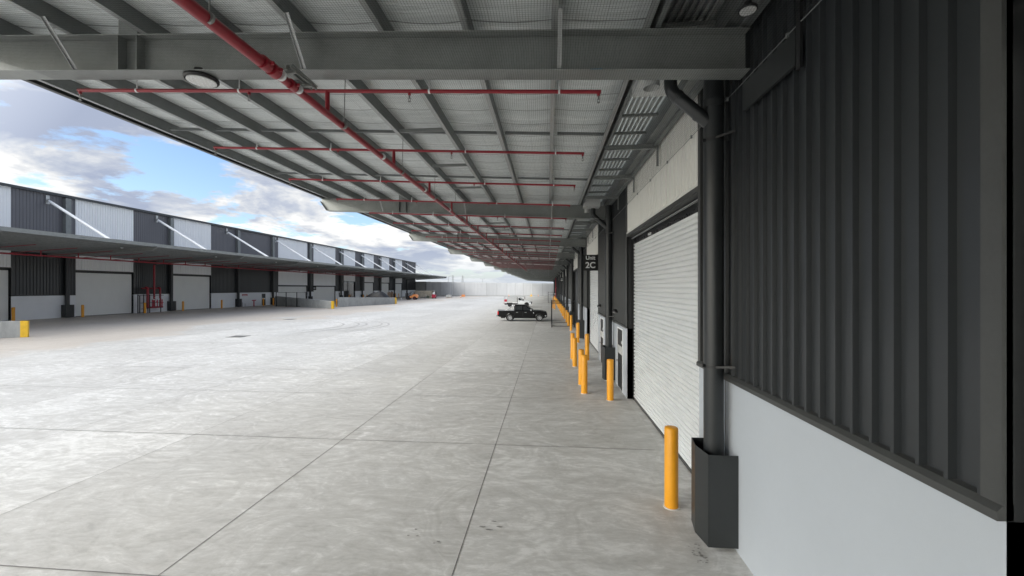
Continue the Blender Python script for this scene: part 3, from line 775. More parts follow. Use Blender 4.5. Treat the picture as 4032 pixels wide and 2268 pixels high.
lb_ = [(-56.0, 38.1, 'yellow bollard at the far left behind the low ramp wall'), (-55.6, 44.2, 'yellow bollard by the near jamb of the left wide roller door'),
       (-55.4, 51.6, 'yellow bollard between the wide roller door and the red valve set'), (-55.4, 57.5, 'yellow bollard just right of the red valve set'),
       (-55.4, 64.9, 'yellow bollard past the second roller door on the left'), (-55.3, 75.0, 'yellow bollard left of the black door on the left warehouse'),
       (-55.3, 77.9, 'yellow bollard just right of the black door on the left warehouse'), (-54.8, 78.3, 'yellow bollard of the close pair right of the black door'),
       (-55.3, 81.3, 'yellow bollard by the end of the first ramp wall'), (-39.1, 72.6, 'yellow bollard half hidden between the two ramp walls')]
l0 = dup(b0, (lb_[0][0], lb_[0][1], 0), label=lb_[0][2], group=GL)
for c in [l0]: c.scale = (1.25, 1.25, 1.15)
for x, y, lb in lb_[1:]: dup(l0, (x, y, 0), label=lb)
for k, (x, y) in enumerate([(-55.2, 120.5), (-55.2, 131), (-54.9, 134.2), (-55.2, 144), (-55.2, 147.2), (-55.0, 108.8), (-55.2, 118)]):
    dup(l0, (x, y, 0), label='distant yellow bollard in front of the far doors of the left warehouse')

# ---------------------------------------------------------------- left canopy
lc = thing('loading_canopy', 'sloping steel canopy with white tie struts along the left warehouse', 'canopy')
zl = lambda x: 6.95+(x+57)*.056       # underside of beams
LY = [28.7+13.06*k for k in range(-1, 12)]
ZL = lambda x: zl(x)+.42
m_ = MB()
for off0, off1, nm, mt in ((.22, .23, 'insulation_blanket', foil_m), (.26, .32, 'roof_sheet', roof_m)):
    m_ = MB(); x0, x1 = -57.0, -43.7
    m_.add([(x0, 14, ZL(x0)+off0), (x1, 14, ZL(x1)+off0), (x1, 174, ZL(x1)+off0), (x0, 174, ZL(x0)+off0), (x0, 14, ZL(x0)+off1), (x1, 14, ZL(x1)+off1), (x1, 174, ZL(x1)+off1), (x0, 174, ZL(x0)+off1)],
      [(0, 3, 2, 1), (4, 5, 6, 7), (0, 1, 5, 4), (3, 7, 6, 2), (0, 4, 7, 3), (1, 2, 6, 5)]); m_.build(nm, mt, lc)
m_ = MB(); m_.box(-43.72, -43.66, 14, 174, ZL(-43.7)-.02, ZL(-43.7)+.34); m_.build('fascia', galv, lc)
for k in range(11):
    x = -56.2+1.2*k; m_ = MB(); m_.box(x-.05, x+.05, 14, 174, ZL(x)+.003, ZL(x)+.21); m_.build('purlin', galv_d, lc)
for y in LY:
    m_ = MB(); beam(m_, -43.35, -56.96, y, zl, .42, .24, tip=-43.9); m_.build('beam', galv, lc)
    if y > 20:
        m_ = MB(); m_.tube([(-56.75, y, 13.42), (-47.6, y, 8.05)], .15, 16); st_ = m_.build('tie_strut', white_strut, lc)
        m_ = MB(); m_.bar((-56.97, y, 13.55), (-56.6, y, 13.35), .03, .30); m_.box(-56.96, -56.93, y-.18, y+.18, 13.1, 14.1); m_.tube([(-56.75, y-.1, 13.42), (-56.75, y+.1, 13.42)], .11, 12); m_.build('end_plate', galv_l, st_)
# left sprinkler pipes
lp = thing('sprinkler_pipework', 'dark red sprinkler pipes hung under the left canopy', 'sprinkler pipe')
m_ = MB(); m_.tube([(-50.2, 16, 6.72), (-50.2, 120, 6.72)], .08, 12); mpl = m_.build('main_pipe', red, lp)
y = 20
while y < 110:
    m_ = MB(); m_.tube([(-54.2, y, zl(-54.2)-.12), (-46.2, y, zl(-46.2)-.12)], .032, 8); br = m_.build('branch_pipe', red, lp)
    m_ = MB(); m_.tube([(-50.2, y, 6.72), (-50.2, y, zl(-50.2)-.12)], .05, 8); m_.build('riser', red, br); y += 3.25
# left downpipes
def ldown(label):
    t = thing('downpipe', label, 'downpipe', (0, 0, 0), 0, 'downpipes along the left warehouse')
    m_ = MB(); m_.tube([(-56.72, 0, .02), (-56.72, 0, 7.2)], .21, 16); m_.build('pipe', dark_pipe, t)
    m_ = MB()
    P_ = [(-56.99, -.42), (-56.35, -.42), (-56.18, 0), (-56.35, .42), (-56.99, .42)]
    for a, b in zip(P_, P_[1:]): m_.bar((a[0], a[1], .78), (b[0], b[1], .78), .012, 1.46)
    m_.build('guard_plate', guard_m, t)
    return t
d0 = ldown('first dark downpipe from the left on the left warehouse'); d0.location = (0, LC[0], 0)
for i, y in enumerate(LC[1:], 1): dup(d0, (0, y, 0), label='%s dark downpipe from the left on the left warehouse' % ORD[i])

# ---------------------------------------------------------------- ramp walls on the left
def ramp_wall(pts, tops, label, yellow_end=.62, th=.22):
    a, b = Vector((*pts[0], 0)), Vector((*pts[1], 0)); d = (b-a); L_ = d.length; d.normalize(); nrm = Vector((-d.y, d.x, 0))*th/2
    t = thing('ramp_wall', label, 'concrete wall', a[:])
    def seg(u0, u1, e=0.0):
        q0, q1 = d*u0, d*u1; z0 = tops[0]+(tops[1]-tops[0])*u0/L_; z1 = tops[0]+(tops[1]-tops[0])*u1/L_
        N = nrm*(1+e)
        m_ = MB(); v = [q0-N, q1-N, q1+N, q0+N]
        m_.add([*(tuple(q) for q in v), *[(q.x, q.y, z+e*.03) for q, z in zip(v, (z0, z1, z1, z0))]], [(0, 3, 2, 1), (4, 5, 6, 7), (0, 1, 5, 4), (1, 2, 6, 5), (2, 3, 7, 6), (3, 0, 4, 7)])
        return m_
    seg(0, L_).build('wall', precast_m, t, bevel=.012)
    if yellow_end: seg(L_-yellow_end, L_+.006, .05).build('painted_end', yellow_b, t)
    return t
ramp_wall([(-44.0, 20.9), (-37.0, 26.0)], (1.45, 1.15), 'low grey ramp wall with yellow end at the left edge of the photo', .36)
ramp_wall([(-54.5, 77.4), (-35.9, 65.7)], (1.9, 1.28), 'low grey ramp wall with yellow end, left of the longer one')
ramp_wall([(-38.3, 71.8), (-33.4, 87.6)], (1.82, 1.38), 'longer grey ramp wall in front of the heap under black tarpaulin')

# tarpaulin heap behind the long ramp wall
t = thing('covered_heap', 'low heap under a black tarpaulin behind the longer ramp wall', 'covered heap', (-37.2, 88.5, 0))
m_ = MB(); nx, ny = 30, 12; v = []
prof = [(0, 1.30), (.10, 1.45), (.28, 2.1), (.42, 2.5), (.58, 2.66), (.70, 2.78), (.80, 2.5), (.92, 1.9), (1.0, 1.4)]
def ph(u):
    for (a, ha), (b, hb) in zip(prof, prof[1:]):
        if u <= b: return ha+(hb-ha)*(u-a)/(b-a)
    return prof[-1][1]
random.seed(3)
for i in range(nx+1):
    for k in range(ny+1):
        u, w_ = i/nx, k/ny; e = math.sin(math.pi*w_)**.45 if 0 < w_ < 1 else 0
        v.append((-4.4+6.2*u+random.uniform(-.05, .05), -1.6+3.2*w_+random.uniform(-.05, .05), ph(u)*e+random.uniform(-.05, .05)*e))
m_.add(v, [(i*(ny+1)+k, (i+1)*(ny+1)+k, (i+1)*(ny+1)+k+1, i*(ny+1)+k+1) for i in range(nx) for k in range(ny)], True)
m_.build('tarpaulin', tarp, t)

# ---------------------------------------------------------------- fences
def fence(name, label, runs, h_, mids=(), r=.035, bottom=.12, group=None, tops=1):
    a0 = runs[0][0]
    t = thing(name, label, 'fence', (a0[0], a0[1], 0), 0, group)
    O = Vector((a0[0], a0[1], 0)); done = []
    for a, b in runs:
        for p in (a, b):
            if p in done: continue
            done.append(p); m_ = MB(); q = Vector((*p, 0))-O; m_.box(q.x-r, q.x+r, q.y-r, q.y+r, 0, h_+.08); m_.build('post', black_trim, t)
        A, B = Vector((*a, 0))-O, Vector((*b, 0))-O
        for z in [h_, bottom]+list(mids)+([h_-.12] if tops == 2 else []):
            m_ = MB(); m_.bar(A+Vector((0, 0, z)), B+Vector((0, 0, z)), r*1.1, r*1.1); m_.build('rail', black_trim, t)
    return t
fence('mesh_fence', 'black framed gate fence in front of the ramp on the left', [((-51.4, 73.2), (-49.0, 72.6)), ((-49.0, 72.6), (-46.5, 72.0)), ((-46.5, 72.0), (-44.2, 71.2))], 2.65, (), .05)
fence('enclosure_fence', 'black post and rail enclosure beside the black ute', [((.36, 36.4), (2.35, 36.4)), ((.36, 36.4), (.36, 40.5)), ((.36, 40.5), (2.35, 40.5))], 2.25, (), .045, tops=2)
fence('enclosure_fence', 'thin grey framed enclosure far beyond the first, near the right wall', [((.1, 97), (2.1, 97)), ((.1, 97), (.1, 104))], 2.5, (1.9,), .05)

# ---------------------------------------------------------------- fire booster valve sets
def valve_set(label, loc, rz=0, tall=6.8):
    t = thing('fire_valve_set', label, 'fire valves', loc, rz)
    def tb(name, pts, r, m=red, par=None, n=14):
        q = MB(); q.tube(pts, r, n); return q.build(name, m, par or t)
    tb('riser_pipe', [(0, 0, .75), (0, 0, tall)], .12); tb('header_pipe', [(0, -1.0, .75), (0, 1.25, .75)], .13)
    tb('loop_pipe', [(0, -.95, .75), (0, -.95, 3.3), (-.08, -.95, 3.5), (-.3, -.95, 3.55)], .16); tb('loop_pipe', [(0, .9, .75), (0, .9, 3.3), (-.08, .9, 3.5), (-.3, .9, 3.55)], .125)
    tb('top_header', [(-.3, -1.5, 3.45), (-.3, .9, 3.45)], .09)
    for y, zt_ in ((-1.05, .75), (-.8, 2.6), (.85, .75), (-1.65, 2.6), (-2.45, 2.6), (-2.2, 2.5)):
        q = MB(); q.box(.1, .18, y-.04, y+.04, 0, zt_); q.build('stand', black_trim, t)
    for z, y0, y1 in ((2.45, -2.45, 1.3), (1.42, -2.05, 1.3), (.6, -2.0, -1.0), (.12, -2.4, -1.6)):
        q = MB(); q.box(.08, .15, y0, y1, z-.03, z+.03); q.build('rail', black_trim, t)
    for y, z in ((.02, 2.1), (.42, 1.9), (.95, 2.15), (1.2, 1.9), (-.25, 1.85)):
        q = MB(); q.tube([(.14, y, z), (.28, y, z)], .12 if y == .42 else .075, 12); q.build('gauge', white_p, t)
    for y, z in ((.25, 1.5), (1.0, 1.35)):
        q = MB(); q.tube([(.17, y, z), (.22, y, z)], .13, 14); q.build('hand_wheel', redm, t)
    for y, r in ((.42, .06), (1.15, .07), (-.25, .09)):
        q = MB(); q.tube([(.05, y, .7), (.05, y, 1.85)], r, 10); q.build('valve_body', redm, t)
    return t
valve_set('red fire valve set with tall riser between two roller doors on the left', (-56.1, 53.6, 0))
valve_set('red fire riser pipes far down the right warehouse wall', (2.0, 104, 0), R(180), 6.4)
t = thing('fire_hydrant', 'small red T-shaped hydrant standpipe by the left warehouse wall', 'hydrant', (-55.9, 73.2, 0))
m_ = MB(); m_.tube([(0, 0, 0), (0, 0, 1.15)], .10, 12); m_.build('standpipe', redm, t)
m_ = MB(); m_.tube([(0, -.45, 1.15), (0, .5, 1.15)], .09, 12); m_.build('outlet', redm, t)
t = thing('fire_sign', 'wide dark red notice fixed above the hydrant on the left wall', 'sign', (-56.97, 72.2, 2.0))
m_ = MB(); m_.box(0, .02, -.7, .7, 0, .32); m_.build('panel', redm, t); m_ = MB(); m_.box(.021, .024, -.6, .6, .05, .12); m_.build('pale_strip', white_p, t)
t = thing('standpipe', 'small grey hose tap pipe beside the third downpipe on the left', 'pipe', (-56.6, 71.2, 0))
m_ = MB(); m_.tube([(0, 0, 0), (0, 0, .75), (0, -.5, .78)], .04, 8); m_.tube([(0, .6, 0), (0, .6, .6)], .035, 8); m_.build('pipe', galv_d, t)

# ---------------------------------------------------------------- boundary wall
bw = thing('boundary_wall', 'pale concrete panel wall closing the far end of the yard', 'wall', (0, 175, 0))
jx_ = [-70, -64, -58.05, -51.03, -46.79, -42.4, -41.0, -36.0, -31.07, -26.5, -21.92, -17.57, -13.98, -10.48, -6.92, -2.29, 2.18, 8, 14]
for a, b in zip(jx_, jx_[1:]):
    mid = (a+b)/2; top = 5.5 if mid > -36 else 6.05
    top = 5.5+max(0, (-7-mid))*.0165
    m_ = MB(); m_.box(a+.04, b-.04, -.0, .25, .0, top); m_.build('wall_panel', tilt_m, bw)
    m_ = MB(); m_.box(b-.04, b+.04, .06, .2, 0, top-.02); m_.build('joint_strip', white_p if random.random() < .45 else galv_d, bw)
m_ = MB(); m_.box(-70, 14, -.35, -.003, 0, .32); m_.build('footing_kerb', precast_m, bw)
# end piece beyond the left warehouse
t = thing('boundary_wall', 'darker grey return wall beside the end of the left warehouse', 'wall', (-57, 172.3, 0))
m_ = MB(); m_.box(-.2, 4.4, 0, .25, 0, 6.3); m_.build('wall_panel', precast_m, t)
m_ = MB(); m_.box(4.4, 4.55, -.02, .25, 0, 6.3); m_.build('edge_post', black_trim, t)

# street lamps and pylons behind the wall
def lamp(x, y, h_, double, label):
    t = thing('street_lamp', label, 'street lamp', (x, y, 0))
    m_ = MB()
    if double: m_.tube([(0, 0, 0), (0, 0, h_)], .12, 8, r2=.07)
    else: m_.tube([(0, 0, 0), (0, 0, h_-1.3), (.15, 0, h_-.6), (.6, 0, h_-.1), (1.2, 0, h_)], .12, 8, r2=.07)
    m_.build('pole', galv_d, t)
    m_ = MB()
    for s_ in ((-1, 1) if double else (1,)):
        x0 = 0 if double else 1.2
        m_.bar((x0, 0, h_), (x0+s_*1.3, 0, h_+.15), .22, .10)
    m_.build('lamp_head', galv_d, t)
lamp(-54.5, 220, 10.1, False, 'curved single arm street lamp behind the far wall')
lamp(-35.4, 220, 8.4, True, 'double headed street lamp behind the far wall')
def pylon(x, y, h_, label):
    t = thing('power_pylon', label, 'pylon', (x, y, 0)); m_ = MB(); w_ = h_*.09
    for sx in (-1, 1):
        for sy in (-1, 1): m_.bar((sx*w_, sy*w_, 0), (sx*w_*.2, sy*w_*.2, h_), .5, .5)
    for k in range(8):
        z0, z1 = h_*k/8, h_*(k+1)/8; a = w_*(1-.8*k/8); b = w_*(1-.8*(k+1)/8)
        m_.bar((-a, -a, z0), (b, -b, z1), .3, .3); m_.bar((a, -a, z0), (-b, -b, z1), .3, .3)
    m_.build('tower', galv_d, t)
    m_ = MB()
    for z in (.72, .82, .92): m_.bar((-h_*.15, 0, h_*z), (h_*.15, 0, h_*z), .4, .4)
    m_.build('cross_arm', galv_d, t)
pylon(-330, 1400, 48, 'faint lattice pylon on the left above the far wall'); pylon(-300, 1420, 48, 'faint lattice pylon on the right above the far wall')

# ---------------------------------------------------------------- vehicles
def wheel(par, x, y, r, w_, spokes=True, rimm=None):
    m_ = MB(); n = 26; s_ = 1 if y > 0 else -1
    prof = [(r*.62, -w_/2), (r*.9, -w_/2), (r, -w_*.34), (r, w_*.34), (r*.9, w_/2), (r*.62, w_/2)]
    v = [(x+q*math.cos(2*math.pi*k/n), y+o_, r+q*math.sin(2*math.pi*k/n)) for q, o_ in prof for k in range(n)]
    P_ = len(prof); m_.add(v, [(i*n+k, i*n+(k+1) % n, ((i+1) % P_)*n+(k+1) % n, ((i+1) % P_)*n+k) for i in range(P_) for k in range(n)], True)
    wh = m_.build('wheel', rubber, par)
    rimm = rimm or alloy
    yo = y+s_*w_*.40
    m_ = MB(); m_.tube([(x, y-s_*w_*.3, r), (x, y+s_*w_*.12, r)], r*.60, n); m_.build('hub_back', blackp, wh)
    m_ = MB()
    for k in range(n):
        a0, a1 = 2*math.pi*k/n, 2*math.pi*(k+1)/n
        q = lambda rr, a, yy: (x+rr*math.cos(a), yy, r+rr*math.sin(a))
        m_.add([q(r*.64, a0, yo), q(r*.64, a1, yo), q(r*.56, a1, yo-s_*.01), q(r*.56, a0, yo-s_*.01)], [(0, 1, 2, 3)])
    if spokes:
        for k in range(6):
            for da in (-.13, .13):
                a = 2*math.pi*k/6+da+.2
                m_.bar((x+r*.10*math.cos(a), yo-s_*.01, r+r*.10*math.sin(a)), (x+r*.6*math.cos(a+da*.6), yo-s_*.005, r+r*.6*math.sin(a+da*.6)), r*.085, .02, (0, 1, 0))
    m_.tube([(x, yo-s_*.03, r), (x, yo, r)], r*.15, 12)
    m_.build('rim', rimm, wh)
def arch(cx, r, z0, n=9, a0=180, a1=0):
    return [(cx+r*math.cos(R(a0+(a1-a0)*i/n)), z0+r*math.sin(R(a0+(a1-a0)*i/n))) for i in range(n+1)]
def loft_body(par, name, m, secs, bevel=.02):
    """secs: list of (poly xz) at given y fractions -> symmetric shell: list of (y, poly) ordered outward"""
    mb = MB(); n = len(secs[0][1])
    for y, poly in secs: mb.v += [(a, y, b) for a, b in poly]
    k = len(secs)
    for i in range(k-1):
        for q in range(n): mb.f.append([i*n+q, i*n+(q+1) % n, (i+1)*n+(q+1) % n, (i+1)*n+q]); mb.sm.append(False)
    mb.f.append(list(range(n))[::-1]); mb.sm.append(False); mb.f.append([(k-1)*n+q for q in range(n)]); mb.sm.append(False)
    return mb.build(name, m, par, bevel=bevel)

def black_ute(loc, rz):
    t = thing('parked_ute', 'black dual cab ute parked side-on in the yard with chrome sports bar', 'ute', loc, rz)
    hw = .90
    # side silhouette: x forward, rear wheel at x=-1.53, front wheel at x=1.57 ; total -2.85..2.4
    low = [(-2.82, .55), (-2.80, .98), (-2.76, 1.14), (-1.10, 1.13), (-1.05, 1.16), (.78, 1.15), (1.0, 1.22), (1.75, 1.17), (2.14, 1.08), (2.30, .97), (2.36, .84), (2.42, .62), (2.38, .46), (2.22, .38)]
    low += [(2.03, .40)]+arch(1.57, .44, .40, 9, 0, 180)+[(1.08, .38), (-1.04, .38)]+arch(-1.53, .44, .40, 9, 0, 180)+[(-2.02, .44), (-2.6, .46)]
    def ins(poly, k, zs): return [(x*(1-k) if True else x, z if z < 1.0 else z-zs) for x, z in poly]
    body = loft_body(t, 'body', black_car, [(-hw+.03, ins(low, .012, .03)), (-hw, ins(low, .0, .05)), (-hw+.012, low) if False else (-hw+.0001, ins(low, 0, .05)), (hw-.0001, ins(low, 0, .05)), (hw, ins(low, 0, .05)), (hw-.0, ins(low, 0, .05))][1:2]+[(hw, ins(low, 0, .05))], .045)
    # cabin
    def cab(y, k, z): return
    cb = [(-1.08, 1.09), (.98, 1.09), (.72, 1.28), (.12, 1.69), (-.10, 1.74), (-.75, 1.76), (-1.0, 1.72), (-1.08, 1.5)]
    mb = MB(); n = len(cb)
    def yw(z): return hw-.03-(max(0, z-1.1))*.24
    for s_ in (-1, 1): mb.v += [(x, s_*yw(z), z) for x, z in cb]
    mb.f += [list(range(n)), list(range(2*n-1, n-1, -1))]+[[i, i+n, (i+1) % n+n, (i+1) % n] for i in range(n)]; mb.sm += [False]*(n+2)
    mb.build('cabin', black_car, t, bevel=.04)
    def side_glass(poly, nm='side_window'):
        for s_ in (-1, 1):
            q = MB(); v = [(x, s_*(yw(z)+.006), z) for x, z in poly]; v2 = [(x, s_*(yw(z)-.02), z) for x, z in poly]; k = len(poly)
            q.add(v+v2, [tuple(range(k)), tuple(range(2*k-1, k-1, -1))]+[(i, (i+1) % k, (i+1) % k+k, i+k) for i in range(k)]); q.build(nm, glass if nm != 'front' else glass, t)
    side_glass([(-.96, 1.20), (-.22, 1.17), (-.22, 1.62), (-.72, 1.64), (-.92, 1.60)])
    side_glass([(-.10, 1.17), (.74, 1.16), (.60, 1.27), (.10, 1.60), (-.10, 1.62)])
    q = MB(); q.add([(.93, -.70, 1.14), (.93, .70, 1.14), (.175, .60, 1.675), (.175, -.60, 1.675)], [(0, 1, 2, 3)]); v = [(x+.02, y, z+.012) for x, y, z in q.v]; q.v = v; q.build('windscreen', glass, t)
    q = MB(); q.add([(-1.088, -.66, 1.2), (-1.088, .66, 1.2), (-1.07, .6, 1.6), (-1.07, -.6, 1.6)], [(0, 1, 2, 3)]); q.v = [(x-.02, y, z) for x, y, z in q.v]; q.build('rear_window', glass, t)
    q = MB()
    for s_ in (-1, 1): q.bar((-.75, s_*.63, 1.79), (.02, s_*.63, 1.76), .04, .035)
    q.build('roof_rail', alloy, t)
    for s_ in (-1, 1):
        q = MB()
        for x in (-1.04, -.16, .92): q.box(x-.006, x+.006, s_*(hw+.002), s_*(hw-.01), .5, 1.08)
        q.build('door_seam', blackp, body)
        for x in (-.86, .05):
            q = MB(); q.box(x, x+.2, s_*(hw+.004), s_*(hw+.035), .93, .965); q.build('door_handle', chrome, body)
        q = MB(); q.tube([(.72, s_*(hw+.03), 1.2), (.72, s_*(hw+.24), 1.2)], .09, 10); o = q.build('mirror', chrome, t); o.scale = (1, 1, 1)
        q = MB(); q.tube([(-1.2, s_*.78, 1.1), (-1.25, s_*.76, 1.62), (-1.32, s_*.70, 1.72), (-1.32, 0, 1.74)], .035, 10)
        q.tube([(-1.27, s_*.75, 1.62), (-1.55, s_*.78, 1.36), (-1.95, s_*.79, 1.1)], .032, 10); q.build('sports_bar', chrome, t)
        q = MB(); q.box(-2.83, -2.71, s_*(hw-.10), s_*(hw+.006), .70, 1.04); q.build('tail_lamp', red_lamp, t)
        q = MB(); q.add([(1.98, s_*(hw+.004), .98), (2.26, s_*(hw-.02), .86), (2.34, s_*(hw-.2), .80), (2.36, s_*(hw-.3), .90), (2.05, s_*(hw-.1), 1.03)], [(0, 1, 2, 3, 4)]); q.v = [(x+.03, y, z+.01) for x, y, z in q.v]; q.build('headlight', lamp_lens, t)
        q = MB(); q.box(2.16, 2.30, s_*(hw-.14), s_*(hw+.004), .55, .65); q.build('fog_light', lamp_lens, t)
        q = MB(); q.box(-2.0, -1.97, s_*(hw-.28), s_*(hw-.04), .16, .42); q.build('mud_flap', white_p, t)
        q = MB(); q.tube([(.98, s_*(hw+.001), .90), (.98, s_*(hw+.006), .90)], .045, 12); q.build('round_sticker', white_p, body)
        q = MB(); q.bar((-1.0, s_*(hw-.02), .36), (1.0, s_*(hw-.02), .36), .16, .04); q.build('side_step', blackp, t)
    q = MB(); q.box(-2.98, -2.80, -.86, .86, .50, .62); q.box(-2.94, -2.80, -.80, .80, .62, .72); q.build('rear_bumper', chrome, t, bevel=.02)
    q = MB(); q.box(-2.80, -1.14, -.80, .80, 1.105, 1.14); q.box(-2.86, -2.72, -.82, .82, 1.13, 1.17); q.build('tray_cover', alloy, t, bevel=.01)
    q = MB(); q.box(2.36, 2.40, -.5, .5, .62, .88); q.build('grille', blackp, t)
    q = MB(); q.box(-2.5, 2.1, -.6, .6, .30, .5); q.build('chassis', blackp, t)
    for x in (-1.53, 1.57):
        for s_ in (-1, 1): wheel(t, x, s_*(hw-.13), .385, .25)
    return t
black_ute((-2.46, 43.55, 0), 0)

def white_ute(loc, rz):
    t = thing('parked_ute', 'white single cab ute with an alloy service tray and roof rack', 'ute', loc, rz)
    hw = .88
    low = [(.02, .55), (.02, 1.16), (.95, 1.15), (1.2, 1.2), (1.9, 1.10), (2.32, .98), (2.45, .8), (2.5, .55), (2.4, .42), (2.1, .42)]+arch(1.62, .46, .42, 9, 0, 180)+[(1.1, .42), (.02, .42)]
    body = loft_body(t, 'body', white_car, [(-hw, low), (hw, low)], .045)
    cb = [(.04, 1.12), (1.12, 1.13), (.88, 1.3), (.40, 1.72), (.22, 1.77), (.08, 1.76), (.03, 1.6)]
    mb = MB(); n = len(cb); yw = lambda z: hw-.03-(max(0, z-1.1))*.24
    for s_ in (-1, 1): mb.v += [(x, s_*yw(z), z) for x, z in cb]
    mb.f += [list(range(n)), list(range(2*n-1, n-1, -1))]+[[i, i+n, (i+1) % n+n, (i+1) % n] for i in range(n)]; mb.sm += [False]*(n+2)
    mb.build('cabin', white_car, t, bevel=.04)
    for s_ in (-1, 1):
        q = MB(); poly = [(.12, 1.2), (.92, 1.19), (.78, 1.31), (.36, 1.64), (.14, 1.66)]; k = 5
        q.add([(x, s_*(yw(z)+.008), z) for x, z in poly], [tuple(range(k))]); q.build('side_window', glass, t)
        q = MB(); q.box(.25, .42, s_*(hw+.004), s_*(hw+.03), .96, 1.0); q.build('door_handle', blackp, body)
        q = MB(); q.box(2.1, 2.42, s_*(hw-.15), s_*(hw+.006), .80, .98); q.build('headlight', lamp_lens, t)
        q = MB(); q.box(.9, 1.02, s_*(hw+.02), s_*(hw+.2), 1.15, 1.36); q.build('mirror', blackp, t)
    q = MB(); q.add([(1.11, -.7, 1.16), (1.11, .7, 1.16), (.43, .6, 1.71), (.43, -.6, 1.71)], [(0, 1, 2, 3)]); q.v = [(x+.02, y, z+.015) for x, y, z in q.v]; q.build('windscreen', glass, t)
    q = MB(); q.tube([(2.52, -.7, .5), (2.55, -.7, .95), (2.55, .7, .95), (2.52, .7, .5)], .035, 8); q.box(2.48, 2.54, -.8, .8, .5, .66); q.build('bull_bar', blackp, t)
    q = MB(); q.box(-2.62, -.08, -.92, .92, .80, .90); q.build('tray_floor', white_p, t)
    q = MB(); q.box(-1.95, -.12, -.90, .90, .90, 1.72); bx = q.build('tool_box', galv_l, t, bevel=.02)
    q = MB()
    for s_ in (-1, 1): q.box(-1.88, -.2, s_*.905, s_*.925, .98, 1.64)
    q.build('side_hatch', alloy, bx)
    q = MB()
    for x in (-2.55, -2.0, -.1):
        for y in (-.86, .86): q.box(x-.02, x+.02, y-.02, y+.02, .9, 1.86)
    for y in (-.86, .86): q.bar((-2.6, y, 1.86), (1.3, y, 1.86), .045, .045)
    for x in (-2.55, -1.6, -.6, .4, 1.25): q.bar((x, -.86, 1.86), (x, .86, 1.86), .04, .04)
    q.build('roof_rack', galv, t)
    q = MB(); q.box(-2.55, -2.1, -.6, .6, .92, 1.35); q.build('red_toolbox', redm, t)
    q = MB(); q.box(-2.64, -2.58, -.9, .9, .62, .78); q.build('tail_board', red_lamp, t)
    q = MB(); q.tube([(1.3, -.7, 1.86), (1.3, -.7, 1.42)], .05, 8); q.build('hanging_tube', blackp, t)
    q = MB(); q.box(-2.5, 2.2, -.55, .55, .38, .62); q.box(-2.05, -1.1, -.88, .88, .5, .78); q.build('chassis', blackp, t)
    for x in (-1.48, 1.62):
        for s_ in (-1, 1): wheel(t, x, s_*(hw-.13), .40, .25, True, blackp)
    return t
white_ute((-5.55, 76.4, 0), 0)

def forklift(loc, rz):
    t = thing('forklift', 'large orange all terrain forklift with black mast', 'forklift', loc, rz)
    q = MB(); q.prism([(-.35, .55), (.9, .55), (1.05, .75), (1.75, .6), (1.82, .5), (1.95, 1.3), (1.55, 1.62), (.8, 1.62), (.1, 1.15), (-.5, 1.05), (-1.0, 1.2), (-1.05, .9)], -.75, .75); q.build('body', orange, t, bevel=.05)
    q = MB()
    for y in (-.62, .62):
        q.tube([(-.45, y, 1.1), (-.15, y, 2.35), (.85, y, 2.4), (.95, y, 1.5)], .055, 8)
        q.tube([(-1.0, y, 1.1), (-.3, y, 2.1)], .05, 8)
    for x in (-.15, .2, .5, .85): q.bar((x, -.62, 2.38), (x, .62, 2.38), .05, .05)
    q.build('roll_cage', blackp, t)
    q = MB(); q.box(-.1, .55, -.35, .35, 1.1, 1.3); q.box(.45, .6, -.35, .35, 1.3, 1.85); q.build('seat', blackp, t)
    q = MB()
    for y in (-.45, .45): q.box(-1.42, -1.28, y-.08, y+.08, .3, 2.75)
    for z in (.5, 1.3, 2.1, 2.65): q.box(-1.4, -1.3, -.45, .45, z-.06, z+.06)
    q.build('mast', blackp, t)
    q = MB(); q.box(-1.62, -1.5, -.8, .8, 1.25, 1.4); q.box(-1.62, -1.5, -.8, .8, 1.75, 1.9)
    for y in (-.4, .4): q.box(-1.66, -1.56, y-.06, y+.06, .95, 1.9); q.box(-2.6, -1.6, y-.06, y+.06, .92, .98)
    q.build('fork_carriage', blackp, t)
    q = MB(); q.box(.9, 1.05, -.3, -.2, 1.6, 2.2); q.build('exhaust', blackp, t)
    for s_ in (-1, 1): wheel(t, -.85, s_*.82, .62, .40, False, blackp); wheel(t, 1.15, s_*.78, .50, .34, False, redm)
    return t
forklift((-40.5, 118.4, 0), R(3))
def small_forklift(loc, rz):
    t = thing('forklift', 'small red forklift seen from behind beside the container', 'forklift', loc, rz)
    q = MB(); q.prism([(-.58, .25), (.58, .25), (.62, 1.15), (.45, 1.38), (-.45, 1.38), (-.62, 1.15)], -.9, .9); q.build('counterweight', redm, t, bevel=.08)
    q = MB()
    for x in (-.55, .55):
        for y in (-.75, .8): q.bar((x, y, 1.3), (x*.95, y*.9, 2.35), .09, .09)
    q.box(-.6, .6, -.8, .8, 2.3, 2.42); q.build('overhead_guard', blackp, t)
    q = MB(); q.box(-.3, .4, -.82, -.78, 1.42, 2.0); q.build('rear_board', white_p, t)
    q = MB()
    for x in (-.4, .4): q.box(x-.06, x+.06, .95, 1.1, .1, 2.3)
    q.build('mast', blackp, t)
    q = MB()
    for x in (-.5, .5): q.tube([(x-.1, -.6, .26), (x+.1, -.6, .26)], .26, 14); q.tube([(x-.1, .6, .3), (x+.1, .6, .3)], .3, 14)
    q.build('wheels', rubber, t)
    return t
small_forklift((-37.9, 133.6, 0), R(4))

